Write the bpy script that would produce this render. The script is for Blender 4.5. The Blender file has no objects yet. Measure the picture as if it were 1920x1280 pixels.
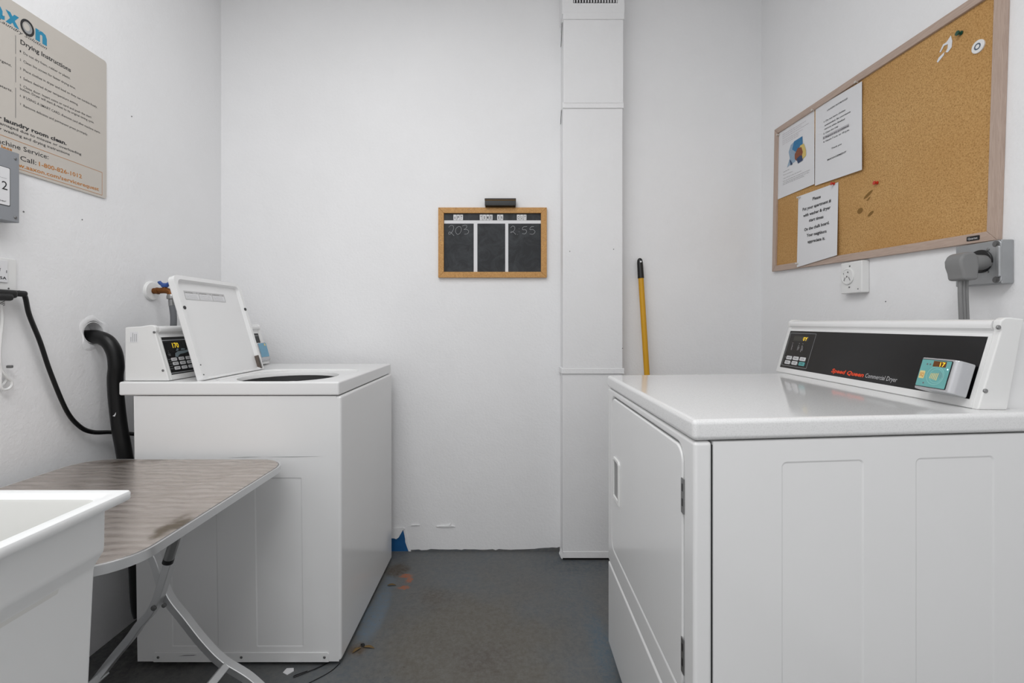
import bpy, bmesh, math, random
from mathutils import Vector, Matrix
from mathutils.geometry import tessellate_polygon
random.seed(7)
S = bpy.context.scene
COL = S.collection
V = Vector

# ------------------------------------------------------------------ camera, world, light, exposure
cam = bpy.data.cameras.new('camera')
cam.sensor_width = 36.0
cam.lens = 853.0 / 1920.0 * 36.0
cam.shift_x = 10.0 / 1920.0
cam.shift_y = -35.0 / 1920.0
cam.clip_start = 0.02
cam_o = bpy.data.objects.new('camera', cam)
cam_o.location = (0, 0, 1.12)
cam_o.rotation_euler = (math.pi / 2, 0, 0)
COL.objects.link(cam_o)
S.camera = cam_o

W = bpy.data.worlds.new('daylight')
S.world = W
W.use_nodes = True
W.node_tree.nodes['Background'].inputs[0].default_value = (1.0, 1.0, 1.0, 1)
W.node_tree.nodes['Background'].inputs[1].default_value = 0.84
S.view_settings.view_transform = 'Standard'
S.view_settings.look = 'None'
S.view_settings.exposure = 0.05
S.view_settings.gamma = 1.0
S.view_settings.use_curve_mapping = False

def area(name, loc, sx, sy, power, col=(1, 1, 1), rot=(0, 0, 0)):
    l = bpy.data.lights.new(name, 'AREA')
    l.shape = 'RECTANGLE'; l.size = sx; l.size_y = sy
    l.energy = power; l.color = col
    o = bpy.data.objects.new(name, l)
    o.location = loc; o.rotation_euler = rot
    COL.objects.link(o)
    return o
area('unseen_lamp_light', (-0.55, 0.95, 2.80), 1.1, 0.5, 9.0, (0.985, 0.993, 1.0))
area('unseen_lamp_light', (-0.35, -0.20, 2.80), 1.25, 0.6, 22.0, (0.985, 0.993, 1.0))  # added fill lamp near the doorway, evens out the brightness

# ------------------------------------------------------------------ materials
def srgb(r, g, b):
    f = lambda c: (c / 255 / 12.92) if c / 255 <= 0.04045 else ((c / 255 + 0.055) / 1.055) ** 2.4
    return (f(r), f(g), f(b), 1)

class NT:
    def __init__(s, name):
        s.m = bpy.data.materials.new(name); s.m.use_nodes = True
        s.t = s.m.node_tree; s.b = s.t.nodes['Principled BSDF']
        s.tc = s.n('ShaderNodeTexCoord')
    def n(s, k, **kw):
        x = s.t.nodes.new(k)
        for a, v in kw.items(): setattr(x, a, v)
        return x
    def l(s, a, b): s.t.links.new(a, b)
    def noise(s, scale, detail=3, rough=0.5, vec=None, dist=0.0):
        x = s.n('ShaderNodeTexNoise')
        x.inputs['Scale'].default_value = scale; x.inputs['Detail'].default_value = detail
        x.inputs['Roughness'].default_value = rough; x.inputs['Distortion'].default_value = dist
        s.l(vec or s.tc.outputs['Object'], x.inputs['Vector'])
        return x.outputs['Fac']
    def ramp(s, fac, stops):
        x = s.n('ShaderNodeValToRGB'); e = x.color_ramp.elements
        e[0].position, e[0].color = stops[0]; e[1].position, e[1].color = stops[-1]
        for p, c in stops[1:-1]:
            q = e.new(p); q.color = c
        s.l(fac, x.inputs['Fac'])
        return x.outputs['Color']
    def mix(s, fac, a, b):
        x = s.n('ShaderNodeMix', data_type='RGBA')
        for i, v in ((0, fac), (6, a), (7, b)):
            if isinstance(v, (float, int, tuple)): x.inputs[i].default_value = v
            else: s.l(v, x.inputs[i])
        return x.outputs[2]
    def bump(s, h, strength, dist=0.001):
        x = s.n('ShaderNodeBump'); x.inputs['Strength'].default_value = strength
        x.inputs['Distance'].default_value = dist
        s.l(h, x.inputs['Height']); s.l(x.outputs['Normal'], s.b.inputs['Normal'])
    def scaled(s, sc):
        x = s.n('ShaderNodeMapping'); x.inputs['Scale'].default_value = sc
        s.l(s.tc.outputs['Object'], x.inputs['Vector'])
        return x.outputs['Vector']

def simple(name, col, rough=0.5, metal=0.0, var=0.04, bump=0.0, bscale=300, spec=0.5, coat=0.0, nscale=6):
    k = NT(name)
    c = srgb(*col)
    d = tuple(max(0, x * (1 - var)) for x in c[:3]) + (1,)
    k.l(k.mix(k.noise(nscale), c, d), k.b.inputs['Base Color'])
    k.b.inputs['Roughness'].default_value = rough
    k.b.inputs['Metallic'].default_value = metal
    k.b.inputs['Specular IOR Level'].default_value = spec
    k.b.inputs['Coat Weight'].default_value = coat
    if bump: k.bump(k.noise(bscale, 2), bump)
    return k.m

def emis(name, col, strength):
    k = NT(name)
    k.b.inputs['Base Color'].default_value = srgb(*col)
    k.b.inputs['Emission Color'].default_value = srgb(*col)
    k.b.inputs['Emission Strength'].default_value = strength
    return k.m

def wall_mat(name, col):
    k = NT(name)
    c = srgb(*col)
    d = tuple(x * 0.955 for x in c[:3]) + (1,)
    big = k.ramp(k.noise(1.7, 4, 0.6), [(0.35, (0, 0, 0, 1)), (0.75, (1, 1, 1, 1))])
    k.l(k.mix(big, c, d), k.b.inputs['Base Color'])
    k.b.inputs['Roughness'].default_value = 0.55
    k.b.inputs['Specular IOR Level'].default_value = 0.3
    a = k.noise(95, 4, 0.6); b = k.noise(9, 3, 0.5)
    m = k.n('ShaderNodeMath', operation='MULTIPLY_ADD')
    k.l(b, m.inputs[0]); m.inputs[1].default_value = 2.2; k.l(a, m.inputs[2])
    k.bump(m.outputs[0], 0.55, 0.0022)
    return k.m

def floor_mat():
    k = NT('painted_concrete_floor')
    vec = k.n('ShaderNodeNewGeometry').outputs['Position']
    blue = srgb(90, 97, 103); grey = srgb(94, 95, 95); brown = srgb(95, 91, 83)
    base = k.mix(k.ramp(k.noise(2.2, 4, 0.6), [(0.38, (0, 0, 0, 1)), (0.62, (1, 1, 1, 1))]), blue, grey)
    def blob(c, r, soft, dist=0.12, stretch=(1, 1, 1), nsc=5):
        mp = k.n('ShaderNodeMapping', vector_type='TEXTURE')
        mp.inputs['Location'].default_value = c; mp.inputs['Scale'].default_value = stretch
        k.l(vec, mp.inputs['Vector'])
        ln = k.n('ShaderNodeVectorMath', operation='LENGTH'); k.l(mp.outputs[0], ln.inputs[0])
        nz = k.noise(nsc, 4, 0.65)
        ad = k.n('ShaderNodeMath', operation='MULTIPLY_ADD')
        k.l(nz, ad.inputs[0]); ad.inputs[1].default_value = dist; k.l(ln.outputs['Value'], ad.inputs[2])
        mr = k.n('ShaderNodeMapRange', interpolation_type='SMOOTHSTEP')
        k.l(ad.outputs[0], mr.inputs[0])
        mr.inputs[1].default_value = r + soft + dist * .5; mr.inputs[2].default_value = r - soft + dist * .5
        return mr.outputs[0]
    base = k.mix(blob((-0.12, 1.55, 0), 0.30, 0.14, 0.5, (1.0, 1.15, 1)), base, brown)
    base = k.mix(blob((-0.30, 1.86, 0), 0.07, 0.07, 0.2), base, srgb(84, 78, 71))
    base = k.mix(blob((-0.08, 1.52, 0), 0.05, 0.09, 0.3), base, srgb(84, 77, 71))
    base = k.mix(blob((-0.505, 1.80, 0), 0.05, 0.02, 0.10, (0.75, 4.5, 1)), base, srgb(100, 116, 130))
    base = k.mix(blob((0.33, 1.60, 0), 0.05, 0.03, 0.10, (0.8, 3.5, 1)), base, srgb(80, 97, 110))
    base = k.mix(blob((0.33, 2.10, 0), 0.10, 0.05, 0.10, (1.8, 0.7, 1)), base, srgb(78, 86, 93))
    rust = srgb(166, 86, 36)
    base = k.mix(blob((-0.500, 2.065, 0), 0.05, 0.02, 0.08, (1, 1, 1), 16), base, srgb(74, 64, 52))
    base = k.mix(blob((-0.445, 2.015, 0), 0.017, 0.006, 0.03, (1.6, 0.9, 1), 60), base, rust)
    base = k.mix(blob((-0.425, 1.985, 0), 0.013, 0.006, 0.03, (1, 1.6, 1), 60), base, rust)
    base = k.mix(blob((-0.435, 1.925, 0), 0.014, 0.006, 0.03, (1.5, .9, 1), 60), base, rust)
    base = k.mix(blob((-0.510, 1.560, 0), 0.028, 0.016, 0.05, (1, 1, 1), 40), base, srgb(82, 66, 48))
    base = k.mix(blob((0.375, 1.37, 0), 0.02, 0.01, 0.04, (0.6, 4, 1), 40), base, srgb(96, 56, 36))
    base = k.mix(blob((-1.2, 1.62, 0), 0.2, 0.08, 0.2, (1, 1, 1), 8), base, srgb(62, 62, 64))
    sp = k.n('ShaderNodeTexVoronoi'); sp.inputs['Scale'].default_value = 26
    k.l(vec, sp.inputs['Vector'])
    specks = k.ramp(sp.outputs['Distance'], [(0.0, (1, 1, 1, 1)), (0.035, (1, 1, 1, 1)), (0.06, (0, 0, 0, 1)), (1, (0, 0, 0, 1))])
    base = k.mix(specks, base, srgb(58, 55, 52))
    fine = k.ramp(k.noise(70, 5, 0.7), [(0.35, (0, 0, 0, 1)), (0.8, (1, 1, 1, 1))])
    base = k.mix(fine, base, srgb(112, 111, 108))
    k.l(base, k.b.inputs['Base Color'])
    k.b.inputs['Roughness'].default_value = 0.5
    k.b.inputs['Specular IOR Level'].default_value = 0.35
    k.bump(k.noise(60, 5, 0.7), 0.3, 0.0015)
    return k.m

def table_mat():
    k = NT('stained_stainless_steel')
    v = k.scaled((2.2, 14.0, 3.0))
    w = k.n('ShaderNodeTexWave', wave_type='BANDS', bands_direction='Y')
    w.inputs['Scale'].default_value = 11; w.inputs['Distortion'].default_value = 6
    w.inputs['Detail'].default_value = 1; w.inputs['Detail Scale'].default_value = 0.9
    k.l(k.tc.outputs['Object'], w.inputs['Vector'])
    c = k.mix(w.outputs['Fac'], srgb(184, 174, 167), srgb(203, 194, 188))
    st = k.ramp(k.noise(5, 5, 0.6, v), [(0.40, (0, 0, 0, 1)), (0.75, (1, 1, 1, 1))])
    c = k.mix(st, c, srgb(172, 161, 152))
    # old ring of brown grime near the corner
    mp = k.n('ShaderNodeMapping', vector_type='TEXTURE')
    mp.inputs['Location'].default_value = (0.300, -0.150, 0); mp.inputs['Scale'].default_value = (0.8, 2.2, 40)
    k.l(k.tc.outputs['Object'], mp.inputs['Vector'])
    ln = k.n('ShaderNodeVectorMath', operation='LENGTH'); k.l(mp.outputs[0], ln.inputs[0])
    ad = k.n('ShaderNodeMath', operation='MULTIPLY_ADD')
    k.l(k.noise(25, 4), ad.inputs[0]); ad.inputs[1].default_value = 0.05; k.l(ln.outputs['Value'], ad.inputs[2])
    mr = k.n('ShaderNodeMapRange', interpolation_type='SMOOTHSTEP')
    k.l(ad.outputs[0], mr.inputs[0]); mr.inputs[1].default_value = 0.065; mr.inputs[2].default_value = 0.045
    c = k.mix(mr.outputs[0], c, srgb(112, 99, 80))
    mp2 = k.n('ShaderNodeMapping', vector_type='TEXTURE')
    mp2.inputs['Location'].default_value = (-0.17, 0.29, 0); mp2.inputs['Scale'].default_value = (2.4, 1.0, 40)
    k.l(k.tc.outputs['Object'], mp2.inputs['Vector'])
    ln2 = k.n('ShaderNodeVectorMath', operation='LENGTH'); k.l(mp2.outputs[0], ln2.inputs[0])
    ad2 = k.n('ShaderNodeMath', operation='MULTIPLY_ADD')
    k.l(k.noise(18, 4), ad2.inputs[0]); ad2.inputs[1].default_value = 0.09; k.l(ln2.outputs['Value'], ad2.inputs[2])
    mr2 = k.n('ShaderNodeMapRange', interpolation_type='SMOOTHSTEP')
    k.l(ad2.outputs[0], mr2.inputs[0]); mr2.inputs[1].default_value = 0.09; mr2.inputs[2].default_value = 0.06
    c = k.mix(mr2.outputs[0], c, srgb(128, 116, 106))
    k.l(c, k.b.inputs['Base Color'])
    k.b.inputs['Metallic'].default_value = 0.75
    r = k.n('ShaderNodeMapRange'); k.l(w.outputs['Fac'], r.inputs[0])
    r.inputs[3].default_value = 0.26; r.inputs[4].default_value = 0.31
    k.l(r.outputs[0], k.b.inputs['Roughness'])
    k.bump(k.noise(40, 3), 0.03, 0.0006)
    return k.m

def cork_mat():
    k = NT('cork')
    a = k.noise(260, 4, 0.7)
    c = k.ramp(a, [(0.30, srgb(138, 100, 50)), (0.5, srgb(196, 154, 98)), (0.72, srgb(214, 176, 120))])
    b = k.ramp(k.noise(3, 3), [(0.3, (0, 0, 0, 1)), (0.8, (1, 1, 1, 1))])
    c = k.mix(b, c, k.mix(0.5, c, srgb(172, 122, 58)))
    k.l(c, k.b.inputs['Base Color'])
    k.b.inputs['Roughness'].default_value = 0.9
    k.bump(a, 0.5, 0.001)
    return k.m

def wood_mat(name, c1, c2, sc=(3, 3, 40)):
    k = NT(name)
    a = k.noise(6, 5, 0.6, k.scaled(sc), 1.5)
    k.l(k.ramp(a, [(0.3, srgb(*c1)), (0.7, srgb(*c2))]), k.b.inputs['Base Color'])
    k.b.inputs['Roughness'].default_value = 0.5
    k.bump(a, 0.1)
    return k.m

def chalk_mat():
    k = NT('chalkboard_slate')
    a = k.ramp(k.noise(14, 5, 0.7, None, 1.2), [(0.4, (0, 0, 0, 1)), (0.85, (1, 1, 1, 1))])
    k.l(k.mix(a, srgb(38, 40, 43), srgb(70, 73, 77)), k.b.inputs['Base Color'])
    k.b.inputs['Roughness'].default_value = 0.7
    return k.m

def speckled_enamel():
    k = NT('speckled_white_enamel')
    n = k.noise(420, 2, 0.5)
    k.l(k.mix(k.ramp(n, [(0.40, (1, 1, 1, 1)), (0.48, (0, 0, 0, 1))]), srgb(230, 230, 230), srgb(222, 222, 222)), k.b.inputs['Base Color'])
    k.b.inputs['Roughness'].default_value = 0.10
    k.b.inputs['Coat Weight'].default_value = 0.25
    k.b.inputs['Coat Roughness'].default_value = 0.06
    k.bump(n, 0.04, 0.0005)
    return k.m

M = dict(
    wall=wall_mat('white_wall_paint', (241, 241, 242)),
    ceiling=simple('ceiling_paint', (240, 240, 240), 0.8),
    floor=floor_mat(),
    duct=wall_mat('duct_paint', (237, 237, 238)),
    enamel=simple('white_enamel', (233, 233, 233), 0.20, var=0.03, bump=0.03, bscale=160, coat=0.15, nscale=2.5),
    lid_enamel=speckled_enamel(),
    plastic=simple('white_plastic', (232, 232, 231), 0.35, var=0.03),
    tub=simple('sink_plastic', (235, 236, 236), 0.38, var=0.03, bump=0.02, bscale=100),
    tubin=simple('worn_sink_basin', (226, 226, 223), 0.42, var=0.05),
    dark=simple('dark_interior', (28, 28, 29), 0.7),
    drum=simple('drum_steel', (92, 93, 95), 0.35, 0.9),
    black=simple('black_plastic', (12, 12, 13), 0.35),
    panel=simple('black_control_panel', (16, 16, 18), 0.28),
    rubber=simple('black_rubber', (8, 8, 9), 0.38, spec=.35),
    steel=simple('grey_steel', (150, 150, 150), 0.35, 0.9),
    chrome=simple('chrome_tube', (218, 219, 220), 0.30, 0.75),
    screw=simple('screw_metal', (118, 118, 118), 0.4, 0.6),
    galv=simple('galvanised_box', (176, 178, 180), 0.34, 0.6, var=0.25, nscale=30),
    greyp=simple('grey_cord_plastic', (126, 126, 126), 0.5, bump=0.05),
    greyhose=simple('braided_grey_hose', (104, 106, 110), 0.6, bump=0.5, bscale=500),
    greybox=simple('grey_painted_box', (142, 145, 150), 0.5),
    brass=simple('tarnished_brass', (132, 80, 30), 0.5, 0.55, var=0.5, nscale=60),
    blue=simple('blue_handle', (44, 80, 150), 0.45),
    bluepaint=simple('old_blue_paint', (30, 98, 156), 0.5, var=0.3, nscale=40),
    cork=cork_mat(),
    bframe=wood_mat('board_frame_oak', (172, 150, 136), (192, 171, 157), (30, 2, 40)),
    bframe_v=wood_mat('board_frame_oak_upright', (172, 150, 136), (192, 171, 157), (30, 40, 2)),
    cframe=wood_mat('pine_frame', (172, 122, 62), (208, 160, 96), (20, 8, 20)),
    slate=chalk_mat(),
    chalk=simple('chalk', (176, 178, 180), 0.9, var=0.3, nscale=200),
    paper=simple('paper', (226, 226, 228), 0.75, var=0.02),
    tape=simple('white_tape', (228, 228, 230), 0.6),
    ink=simple('black_ink', (40, 40, 42), 0.6),
    greyink=simple('grey_ink', (112, 110, 112), 0.7),
    greyband=simple('grey_band', (186, 184, 188), 0.7),
    paleink=simple('pale_ink', (160, 150, 158), 0.7),
    whiteink=simple('white_ink', (200, 200, 202), 0.5),
    greyline=simple('grey_line', (150, 152, 154), 0.5),
    orangeink=simple('orange_ink', (190, 122, 42), 0.6),
    redink=simple('orange_red_print', (232, 72, 28), 0.45),
    tealink=simple('teal_blue_print', (38, 136, 172), 0.5),
    poster=simple('poster_board', (198, 192, 184), 0.32, var=0.05, nscale=2),
    yellow=simple('yellow_painted_steel', (214, 158, 18), 0.35, var=0.08),
    key=simple('grey_white_key', (216, 216, 218), 0.5),
    keyteal=simple('teal_key', (96, 168, 168), 0.5),
    silver=simple('silver_plastic', (196, 197, 200), 0.24, 0.65),
    teal=simple('teal_reader_face', (112, 178, 176), 0.3, var=0.18, nscale=40),
    tealline=simple('pale_teal_line', (150, 205, 200), 0.4),
    cream=simple('cream_print', (226, 206, 140), 0.5),
    badge=simple('orange_badge', (206, 148, 84), 0.5),
    amber=simple('amber_window', (104, 60, 20), 0.3),
    lcd=simple('dim_display', (54, 54, 48), 0.3),
    lit=emis('lit_yellow_digits', (250, 210, 50), 0.55),
    led=emis('white_led', (200, 235, 255), 1.2),
    cardblue=simple('light_blue_card_front', (116, 168, 196), 0.4, var=0.1, nscale=60),
    gfx=simple('grey_green_print', (124, 140, 146), 0.5),
    red=simple('red_plastic', (196, 52, 30), 0.35),
    green=simple('green_plastic', (24, 74, 56), 0.35),
    clear=simple('clear_plastic_pin', (214, 208, 200), 0.2),
    stain=simple('cork_stain', (132, 98, 48), 0.9),
    pblue=simple('picture_blue', (52, 128, 178), 0.6, var=0.4, nscale=120),
    plight=simple('picture_pale_blue', (160, 184, 206), 0.6, var=0.4, nscale=120),
    pred=simple('picture_red_brown', (150, 84, 52), 0.6, var=0.5, nscale=150),
    pyel=simple('picture_yellow', (214, 190, 110), 0.6),
    pnavy=simple('picture_navy', (44, 68, 108), 0.6, var=0.4, nscale=120),
    leaf=simple('dry_leaf', (120, 96, 56), 0.8, var=0.4, nscale=80),
    diffuser=emis('lamp_diffuser', (255, 253, 250), 0.45),
)

# ------------------------------------------------------------------ mesh helpers
def FR(o, right, up):
    r = V(right).normalized(); u = V(up); n = r.cross(u).normalized(); u = n.cross(r)
    m = Matrix.Identity(4)
    for i, c in enumerate((r, u, n, V(o))):
        for j in range(3): m[j][i] = c[j]
    return m
I4 = Matrix.Identity(4)

def rrect(a0, a1, b0, b1, r=0.0, n=6):
    if r <= 0: return [(a0, b0), (a1, b0), (a1, b1), (a0, b1)]
    pts = []
    for cx, cy, s in ((a1 - r, b0 + r, -90), (a1 - r, b1 - r, 0), (a0 + r, b1 - r, 90), (a0 + r, b0 + r, 180)):
        for i in range(n + 1):
            t = math.radians(s + 90 * i / n)
            pts.append((cx + r * math.cos(t), cy + r * math.sin(t)))
    return pts
def lidshape(L, H, rt, rb, n=6):
    a = rrect(0, L, 0, H, rt, n); b = rrect(0, L, 0, H, rb, n); k = n + 1
    return b[:k] + a[k:3 * k] + b[3 * k:]
def circ(ca, cb, ra, rb=None, n=24):
    rb = rb or ra
    return [(ca + ra * math.cos(2 * math.pi * i / n), cb + rb * math.sin(2 * math.pi * i / n)) for i in range(n)]

def spline(pts, k=8):
    P = [V(p) for p in pts]; out = []
    for i in range(len(P) - 1):
        p0 = P[i - 1] if i else P[0] * 2 - P[1]
        p1, p2 = P[i], P[i + 1]
        p3 = P[i + 2] if i + 2 < len(P) else P[-1] * 2 - P[-2]
        for j in range(k):
            t = j / k
            out.append(0.5 * ((2 * p1) + (p2 - p0) * t + (2 * p0 - 5 * p1 + 4 * p2 - p3) * t * t + (3 * p1 - p0 - 3 * p2 + p3) * t ** 3))
    out.append(P[-1])
    return out

class MB:
    def __init__(s): s.v = []; s.f = []
    def add(s, vs, fs, Mx=None):
        o = len(s.v)
        s.v += [(Mx @ V(p)) if Mx is not None else V(p) for p in vs]
        s.f += [tuple(i + o for i in f) for f in fs]
        return s
    def bm(s, bm, Mx=None):
        bm.verts.index_update()
        return s.add([v.co.copy() for v in bm.verts], [[v.index for v in f.verts] for f in bm.faces], Mx)
    def box(s, x0, x1, y0, y1, z0, z1, b=0.0, seg=3, Mx=None):
        bm = bmesh.new(); bmesh.ops.create_cube(bm, size=1)
        for v in bm.verts:
            v.co = V(((x0 + x1) / 2 + v.co.x * (x1 - x0), (y0 + y1) / 2 + v.co.y * (y1 - y0), (z0 + z1) / 2 + v.co.z * (z1 - z0)))
        if b > 0: bmesh.ops.bevel(bm, geom=bm.edges[:], offset=b, segments=seg, profile=0.5, affect='EDGES')
        s.bm(bm, Mx); bm.free(); return s
    def prism(s, pts, h0, h1, F=I4, holes=(), b=0.0, seg=2, ang=0.6):
        loops = [pts] + list(holes)
        bm = bmesh.new()
        vt = []; vb = []
        for lp in loops:
            vt.append([bm.verts.new((p[0], p[1], h1)) for p in lp])
            vb.append([bm.verts.new((p[0], p[1], h0)) for p in lp])
        if holes:
            ft = [v for l in vt for v in l]; fb = [v for l in vb for v in l]
            for t in tessellate_polygon([[V((p[0], p[1], 0)) for p in lp] for lp in loops]):
                try:
                    bm.faces.new([ft[i] for i in t]); bm.faces.new([fb[i] for i in reversed(t)])
                except ValueError: pass
        else:
            bm.faces.new(vt[0]); bm.faces.new(list(reversed(vb[0])))
        for a, c in zip(vt, vb):
            for i in range(len(a)):
                j = (i + 1) % len(a); bm.faces.new((a[i], c[i], c[j], a[j]))
        bmesh.ops.recalc_face_normals(bm, faces=bm.faces[:])
        if holes and b > 0:
            bmesh.ops.dissolve_limit(bm, angle_limit=0.01, verts=bm.verts[:], edges=bm.edges[:])
        if b > 0:
            ed = [e for e in bm.edges if len(e.link_faces) == 2 and e.calc_face_angle(0) > ang]
            bmesh.ops.bevel(bm, geom=ed, offset=b, segments=seg, profile=0.5, affect='EDGES')
        s.bm(bm, F); bm.free(); return s
    def plate(s, outer, F, z=0.0, holes=()):
        """flat filled outline at height z, used for print"""
        loops = [outer] + list(holes); flat = [p for l in loops for p in l]
        fs = [tuple(t) for t in tessellate_polygon([[V((p[0], p[1], 0)) for p in lp] for lp in loops])]
        return s.add([(p[0], p[1], z) for p in flat], fs, F)
    def pressed(s, outer, loops, depth, w, F, z=0.0, cap_holes=None):
        """sheet with pressed-in rounded rectangles (a0,a1,b0,b1,r)"""
        hs = [rrect(*l) for l in loops]
        s.plate(outer, F, z, hs)
        for k, l in enumerate(loops):
            a0, a1, b0, b1, r = l
            inn = rrect(a0 + w, a1 - w, b0 + w, b1 - w, max(r - w, r * .3))
            n = len(inn)
            s.add([(p[0], p[1], z) for p in hs[k]] + [(p[0], p[1], z - depth) for p in inn],
                  [(i, (i + 1) % n, n + (i + 1) % n, n + i) for i in range(n)], F)
            s.plate(inn, F, z - depth, (cap_holes or {}).get(k, ()))
        return s
    def cyl(s, p0, p1, r0, r1=None, n=20, caps=True):
        r1 = r0 if r1 is None else r1
        p0 = V(p0); p1 = V(p1); d = (p1 - p0).normalized()
        a = d.orthogonal().normalized(); c = d.cross(a)
        vs = []
        for p, r in ((p0, r0), (p1, r1)):
            for i in range(n):
                t = 2 * math.pi * i / n
                vs.append(p + (a * math.cos(t) + c * math.sin(t)) * r)
        fs = [(i, (i + 1) % n, n + (i + 1) % n, n + i) for i in range(n)]
        if caps: fs += [tuple(reversed(range(n))), tuple(range(n, 2 * n))]
        return s.add(vs, fs)
    def lathe(s, p, axis, prof, n=28, caps=True):
        """prof: (distance along axis, radius)"""
        p = V(p); d = V(axis).normalized(); a = d.orthogonal().normalized(); c = d.cross(a)
        vs = []
        for h, r in prof:
            for i in range(n):
                t = 2 * math.pi * i / n
                vs.append(p + d * h + (a * math.cos(t) + c * math.sin(t)) * max(r, 1e-5))
        fs = []
        for k in range(len(prof) - 1):
            fs += [(k * n + i, k * n + (i + 1) % n, (k + 1) * n + (i + 1) % n, (k + 1) * n + i) for i in range(n)]
        if caps: fs += [tuple(reversed(range(n))), tuple(range((len(prof) - 1) * n, len(prof) * n))]
        return s.add(vs, fs)
    def sweep(s, pts, section, side=None, scale=None):
        """section: 2d points; side: fixed direction for section x"""
        P = [V(p) for p in pts]; n = len(section); vs = []
        prev = None
        for i, p in enumerate(P):
            t = (P[min(i + 1, len(P) - 1)] - P[max(i - 1, 0)]).normalized()
            if side is not None: a = (V(side) - t * V(side).dot(t)).normalized()
            else:
                a = t.orthogonal().normalized() if prev is None else (prev - t * prev.dot(t)).normalized()
            prev = a; c = t.cross(a); k = scale[i] if scale else 1
            vs += [p + (a * q[0] + c * q[1]) * k for q in section]
        fs = [(k * n + i, k * n + (i + 1) % n, (k + 1) * n + (i + 1) % n, (k + 1) * n + i) for k in range(len(P) - 1) for i in range(n)]
        fs += [tuple(reversed(range(n))), tuple(range((len(P) - 1) * n, len(P) * n))]
        return s.add(vs, fs)
    def tube(s, pts, r, n=12, k=8, scale=None):
        P = spline(pts, k) if k else [V(p) for p in pts]
        return s.sweep(P, circ(0, 0, r, n=n), scale=scale)
    def text(s, txt, F, a0, b0, a1=None, b1=None, h=0.01, z=0.0004, bold=0.0, shear=0.0, align='LEFT'):
        """flat lettering: baseline from (a0,b0) to (a1,b1) in the frame, cap height h"""
        cu = bpy.data.curves.new('lettering', 'FONT'); cu.body = txt; cu.size = 1; cu.offset = bold; cu.shear = shear
        cu.resolution_u = 2
        ob = bpy.data.objects.new('lettering', cu); me = ob.to_mesh()
        vs = [v.co.copy() for v in me.vertices]; fs = [tuple(p.vertices) for p in me.polygons]
        ob.to_mesh_clear(); bpy.data.objects.remove(ob); bpy.data.curves.remove(cu)
        if not vs: return s
        x0 = min(v.x for v in vs); x1 = max(v.x for v in vs)
        sy = h / 0.72
        if a1 is None:
            sx = sy; ang = 0
            if align == 'CENTER': a0 -= (x1 - x0) * sx / 2
            if align == 'RIGHT': a0 -= (x1 - x0) * sx
        else:
            b1 = b0 if b1 is None else b1
            L = math.hypot(a1 - a0, b1 - b0); sx = L / (x1 - x0); ang = math.atan2(b1 - b0, a1 - a0)
        ca, sa = math.cos(ang), math.sin(ang); out = []
        for v in vs:
            x = (v.x - x0) * sx; y = v.y * sy
            out.append((a0 + x * ca - y * sa, b0 + x * sa + y * ca, z))
        return s.add(out, fs, F)
    def xf(s, fn):
        s.v = [V(fn(p)) for p in s.v]; return s
    def build(s, name, mat, parent=None, smooth=True, wn=True, label=None, ang=38, stuff=False):
        me = bpy.data.meshes.new(name)
        if parent is not None:
            root = parent
            while root.parent: root = root.parent
            off = root.location.copy()
            if parent is not root: off = off  # parts all share the root's origin
        else:
            xs = [p.x for p in s.v]; ys = [p.y for p in s.v]; zs = [p.z for p in s.v]
            off = V(((min(xs) + max(xs)) / 2, (min(ys) + max(ys)) / 2, min(zs)))
        me.from_pydata([tuple(p - off) for p in s.v], [], s.f)
        me.validate(); me.materials.append(mat)
        bm = bmesh.new(); bm.from_mesh(me)
        bmesh.ops.remove_doubles(bm, verts=bm.verts[:], dist=1e-6)
        bmesh.ops.recalc_face_normals(bm, faces=bm.faces[:])
        bm.to_mesh(me); bm.free()
        o = bpy.data.objects.new(name, me); COL.objects.link(o)
        if smooth:
            me.polygons.foreach_set('use_smooth', [True] * len(me.polygons))
            me.set_sharp_from_angle(angle=math.radians(ang))
            if wn:
                md = o.modifiers.new('wn', 'WEIGHTED_NORMAL'); md.keep_sharp = True
        if parent is not None: o.parent = parent
        else: o.location = off
        if label: o['label'] = label
        if stuff: o['kind'] = 'stuff'
        return o

def tag(o, label, cat, group=None, kind=None):
    o['label'] = label; o['category'] = cat
    if group: o['group'] = group
    if kind: o['kind'] = kind
    return o
def thing(name, loc, label, cat, group=None):
    o = bpy.data.objects.new(name, None); o.empty_display_size = 0.05
    o.location = loc; COL.objects.link(o)
    bpy.context.view_layer.update()
    return tag(o, label, cat, group)
def struct(name, mb, mat, parent=None, smooth=False):
    o = mb.build(name, mat, parent, smooth=smooth)
    if parent is None: o['kind'] = 'structure'
    return o

WL, WR, WB, WF, ZC = -1.40, 1.25, 2.23, -0.9, 2.95
FL = FR((WL, 0, 0), (0, 1, 0), (0, 0, 1))       # a = Y, b = Z, normal +X
FRW = FR((WR, 0, 0), (0, -1, 0), (0, 0, 1))     # a = -Y, normal -X
FB = FR((0, WB, 0), (1, 0, 0), (0, 0, 1))       # a = X, normal -Y
FT = I4

# ------------------------------------------------------------------ the room
struct('floor', MB().box(WL - .1, WR + .1, WF - .1, WB + .1, -0.05, 0), M['floor'])
struct('ceiling', MB().box(WL - .1, WR + .1, WF - .1, WB + .1, ZC, ZC + .05), M['ceiling'])
wb = struct('wall_back', MB().box(WL - .1, WR + .1, WB, WB + .1, 0, ZC), M['wall'])
wl = struct('wall_left', MB().prism([(WF, 0), (WB, 0), (WB, ZC), (WF, ZC)], -.1, 0, FL, holes=[circ(1.541, 1.087, .036, .040)]), M['wall'])
wr = struct('wall_right', MB().box(WR, WR + .1, WF, WB, 0, ZC), M['wall'])
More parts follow.
